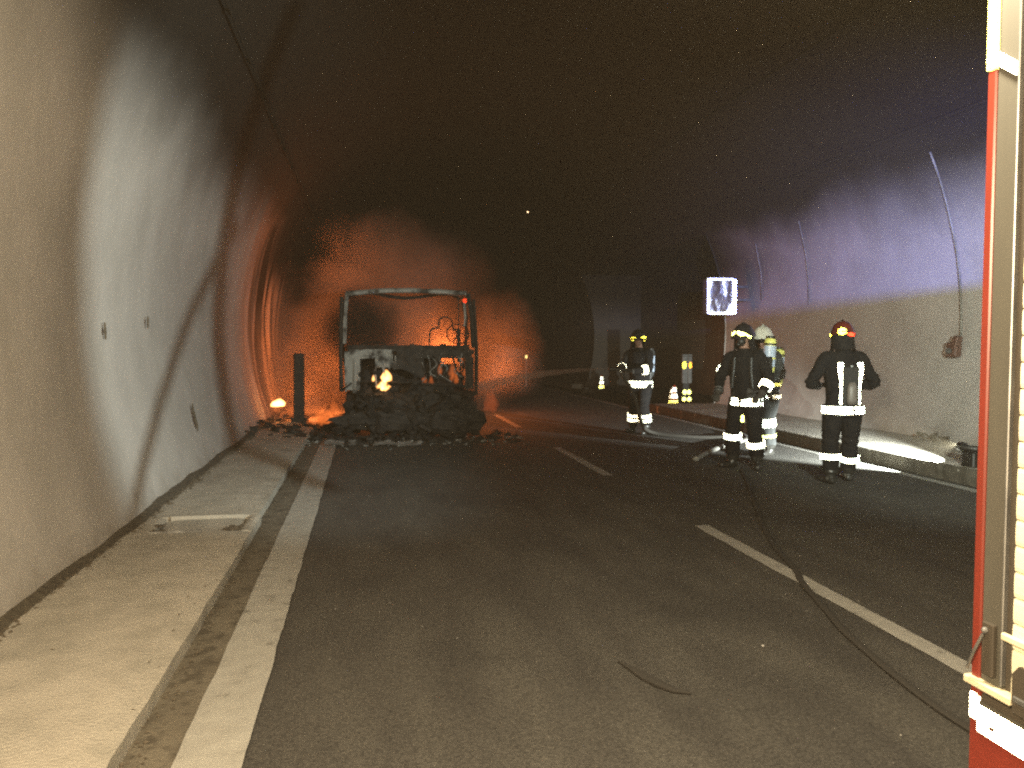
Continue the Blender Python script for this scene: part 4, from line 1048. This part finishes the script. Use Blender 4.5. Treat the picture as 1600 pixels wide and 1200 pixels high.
P['ring'](r_, (0, 0, .90), (0, 0, 1), (.226, .168), .040, 'retro_white', th0=-98, th1=-128); P['ring'](r_, (0, 0, .845), (0, 0, 1), (.231, .172), .040, 'retro_white', th0=-98, th1=-130)
for s, fa, wdt in ((1, .42, .075), (-1, .22, .075)):
    hip, k, a = P['info']['leg%+d' % s]; P['ring'](r_, k.lerp(a, fa), (a - k), (.112, .110), wdt, 'retro_white')
hip, k, a = P['info']['leg+1']
sh, e, wv = P['info']['arm-1']
for f in (.62, .82): P['ring'](r_, sh.lerp(e, f), (e - sh), (.080, .083), .030, 'retro_white', th0=120, th1=290)
for f in (.80, .95): P['ring'](r_, e.lerp(wv, f), (wv - e), (.064, .066), .018, 'steel')
sh, e, wv = P['info']['arm+1']; P['ring'](r_, e.lerp(wv, .42), (wv - e), (.078, .080), .085, 'retro_white')
hp = P['hp']; b = MB(); b.ball(hp(0, -.065, -.035), (.062, .062, .062), 12, 8); b.tube([hp(0, -.12, -.05), hp(0, -.155, -.07)], [.028, .024], 10); b.build('face_shade', M['rubber'], r_, smooth=True)  # dark cover added to shade the too bright lower face
b = MB(); b.ball((.015, -.150, .68), (.022, .012, .026), 8, 6); b.ball((.01, -.145, .635), (.026, .012, .026), 8, 6); b.build('knee_reflector', M['retro_lime'], r_)
b = MB(); b.tube([(-.11, -.150, 1.44), (-.12, -.165, 1.25), (-.14, -.160, 1.05)], [(.02, .008)] * 3, 6, up=(1, 0, 0)); b.tube([(.11, -.150, 1.44), (.12, -.165, 1.25), (.14, -.160, 1.05)], [(.02, .008)] * 3, 6, up=(1, 0, 0)); b.build('harness_strap', M['rubber'], r_)
b = MB(); b.tube(smooth_path([(.20, -.12, .98), (.10, -.19, .93), (-.02, -.20, .92), (.22, -.18, 1.02), (.30, .02, 1.06)], 5), .012, 6).build('air_hose', M['rubber'], r_, smooth=True)
cylinder(P, (.17, .31, 1.46), (radians(-3), radians(2)), .078, .48)
b = MB(); b.box((.10, .17, 1.2), (.34, .04, .5), bev=.02).build('back_plate', M['rubber'], r_)
# --- the one behind, white helmet, half hidden
P = person((5.70, 10.75, 0), radians(-62), 'firefighter in a white helmet half hidden behind the front one', lean=(0, -.05), suit=M['suit_grey'],
           legL=((.11, -.10, .50), (.12, -.05, .10), (.12, -.3, 0)), legR=((-.12, .05, .50), (-.13, .14, .10), (-.14, -.08, 0)),
           armL=((.27, -.02, 1.18), (.20, -.25, 1.10), (.12, -.33, 1.10)), armR=((-.27, -.02, 1.18), (-.20, -.25, 1.10), (-.12, -.33, 1.10)),
           head=(radians(6), 0, 0), helmet=M['helmet_white'], voxel=.009)
P['patch'](-150, -120, -.01, .05, 'retro_white')
r_ = P['root']
P['ring'](r_, (0, 0, .86), (0, 0, 1), (.228, .168), .05, 'retro_white', th0=60, th1=-60)
P['ring'](r_, (0, 0, 1.03), (0, 0, 1), (.215, .160), .05, 'retro_lime', th0=50, th1=-90)
for s, fa in ((1, .02), (-1, .0)):
    hip, k, a = P['info']['leg%+d' % s]; P['ring'](r_, k.lerp(a, fa), (a - k), (.112, .112), .12, 'retro_white')
    P['ring'](r_, k.lerp(a, .50), (a - k), (.104, .104), .04, 'retro_lime')
cylinder(P, (.02, .27, 1.28), (radians(-5), 0), .088, .54)
b = MB(); b.box((0, .17, 1.2), (.26, .04, .5), bev=.02).build('back_plate', M['rubber'], r_)
# --- far firefighter with the hose
P = person((4.86, 13.75, 0), radians(-48), 'far firefighter spraying water from a hose at the lorry', lean=(0, -.06),
           legL=((.14, -.12, .50), (.17, -.08, .10), (.2, -.3, 0)), legR=((-.14, .02, .50), (-.20, .10, .10), (-.24, -.12, 0)),
           armL=((.26, -.16, 1.17), (.04, -.40, 1.14), (-.05, -.50, 1.16)), armR=((-.28, -.14, 1.20), (-.16, -.42, 1.20), (-.18, -.55, 1.2)),
           head=(radians(8), 0, radians(34)), voxel=.010)
P['patch'](-108, -160, .0, .065, 'retro_yellow', -.01); P['patch'](-72, -20, .0, .085, 'retro_yellow', -.01)
r_ = P['root']
P['ring'](r_, (0, 0, .93), (0, 0, 1), (.222, .166), .05, 'retro_white', th0=20, th1=-170); P['ring'](r_, (0, 0, .865), (0, 0, 1), (.226, .170), .05, 'retro_white', th0=15, th1=-160)
for s in (1, -1):
    hip, k, a = P['info']['leg%+d' % s]
    for fa in (.42, .62): P['ring'](r_, k.lerp(a, fa), (a - k), (.106, .106), .055, 'retro_white')
sh, e, wv = P['info']['arm+1']; P['ring'](r_, e.lerp(wv, .25), (wv - e), (.078, .080), .09, 'retro_white')
sh, e, wv = P['info']['arm-1']; P['ring'](r_, e.lerp(wv, .45), (wv - e), (.074, .076), .05, 'retro_white')
cy = cylinder(P, (.06, .25, 1.27), (radians(-4), 0), .08, .50)
cy.data.materials[0] = M['suit_grey']
b = MB(); b.box((0, .17, 1.2), (.24, .04, .46), bev=.02).build('back_plate', M['rubber'], r_)
# nozzle held in the hands
nzl = empty('hose_nozzle', NOZ, 0, 'dark hose nozzle held out by the far firefighter', 'nozzle')
b = MB(); dN = Vector((.70, -.12, -.03)).normalized()
b.tube([dN * .02, dN * .05, dN * .12, dN * .30, dN * .42], [.028, .034, .026, .024, .030], 12).build('barrel', M['rubber'], nzl, smooth=True)
b = MB(); b.tube([dN * .24, dN * .24 + Vector((.02, 0, -.13))], .016, 8).build('grip', M['rubber'], nzl)

# ------------------------------------------------------------------ smoky air in the tunnel
b = MB(); b.box(((-4.5 + 14) / 2, (Y0 - 2 + Y1 + 3) / 2, (-1.25 + 8.2) / 2), (18.5, Y1 - Y0 + 5, 9.45))
hz = b.build('haze', None)
m = bpy.data.materials.new('smoky_air'); m.use_nodes = True; N, L = nt(m); N.remove(N['Principled BSDF'])
v = N.new('ShaderNodeVolumePrincipled'); v.inputs['Color'].default_value = (.85, .70, .48, 1); v.inputs['Density'].default_value = .0014; v.inputs['Anisotropy'].default_value = 0
L.new(v.outputs[0], N['Material Output'].inputs['Volume'])
hz.data.materials.clear(); hz.data.materials.append(m); hz['kind'] = 'stuff'; hz['label'] = 'thin smoky haze filling the whole tunnel'
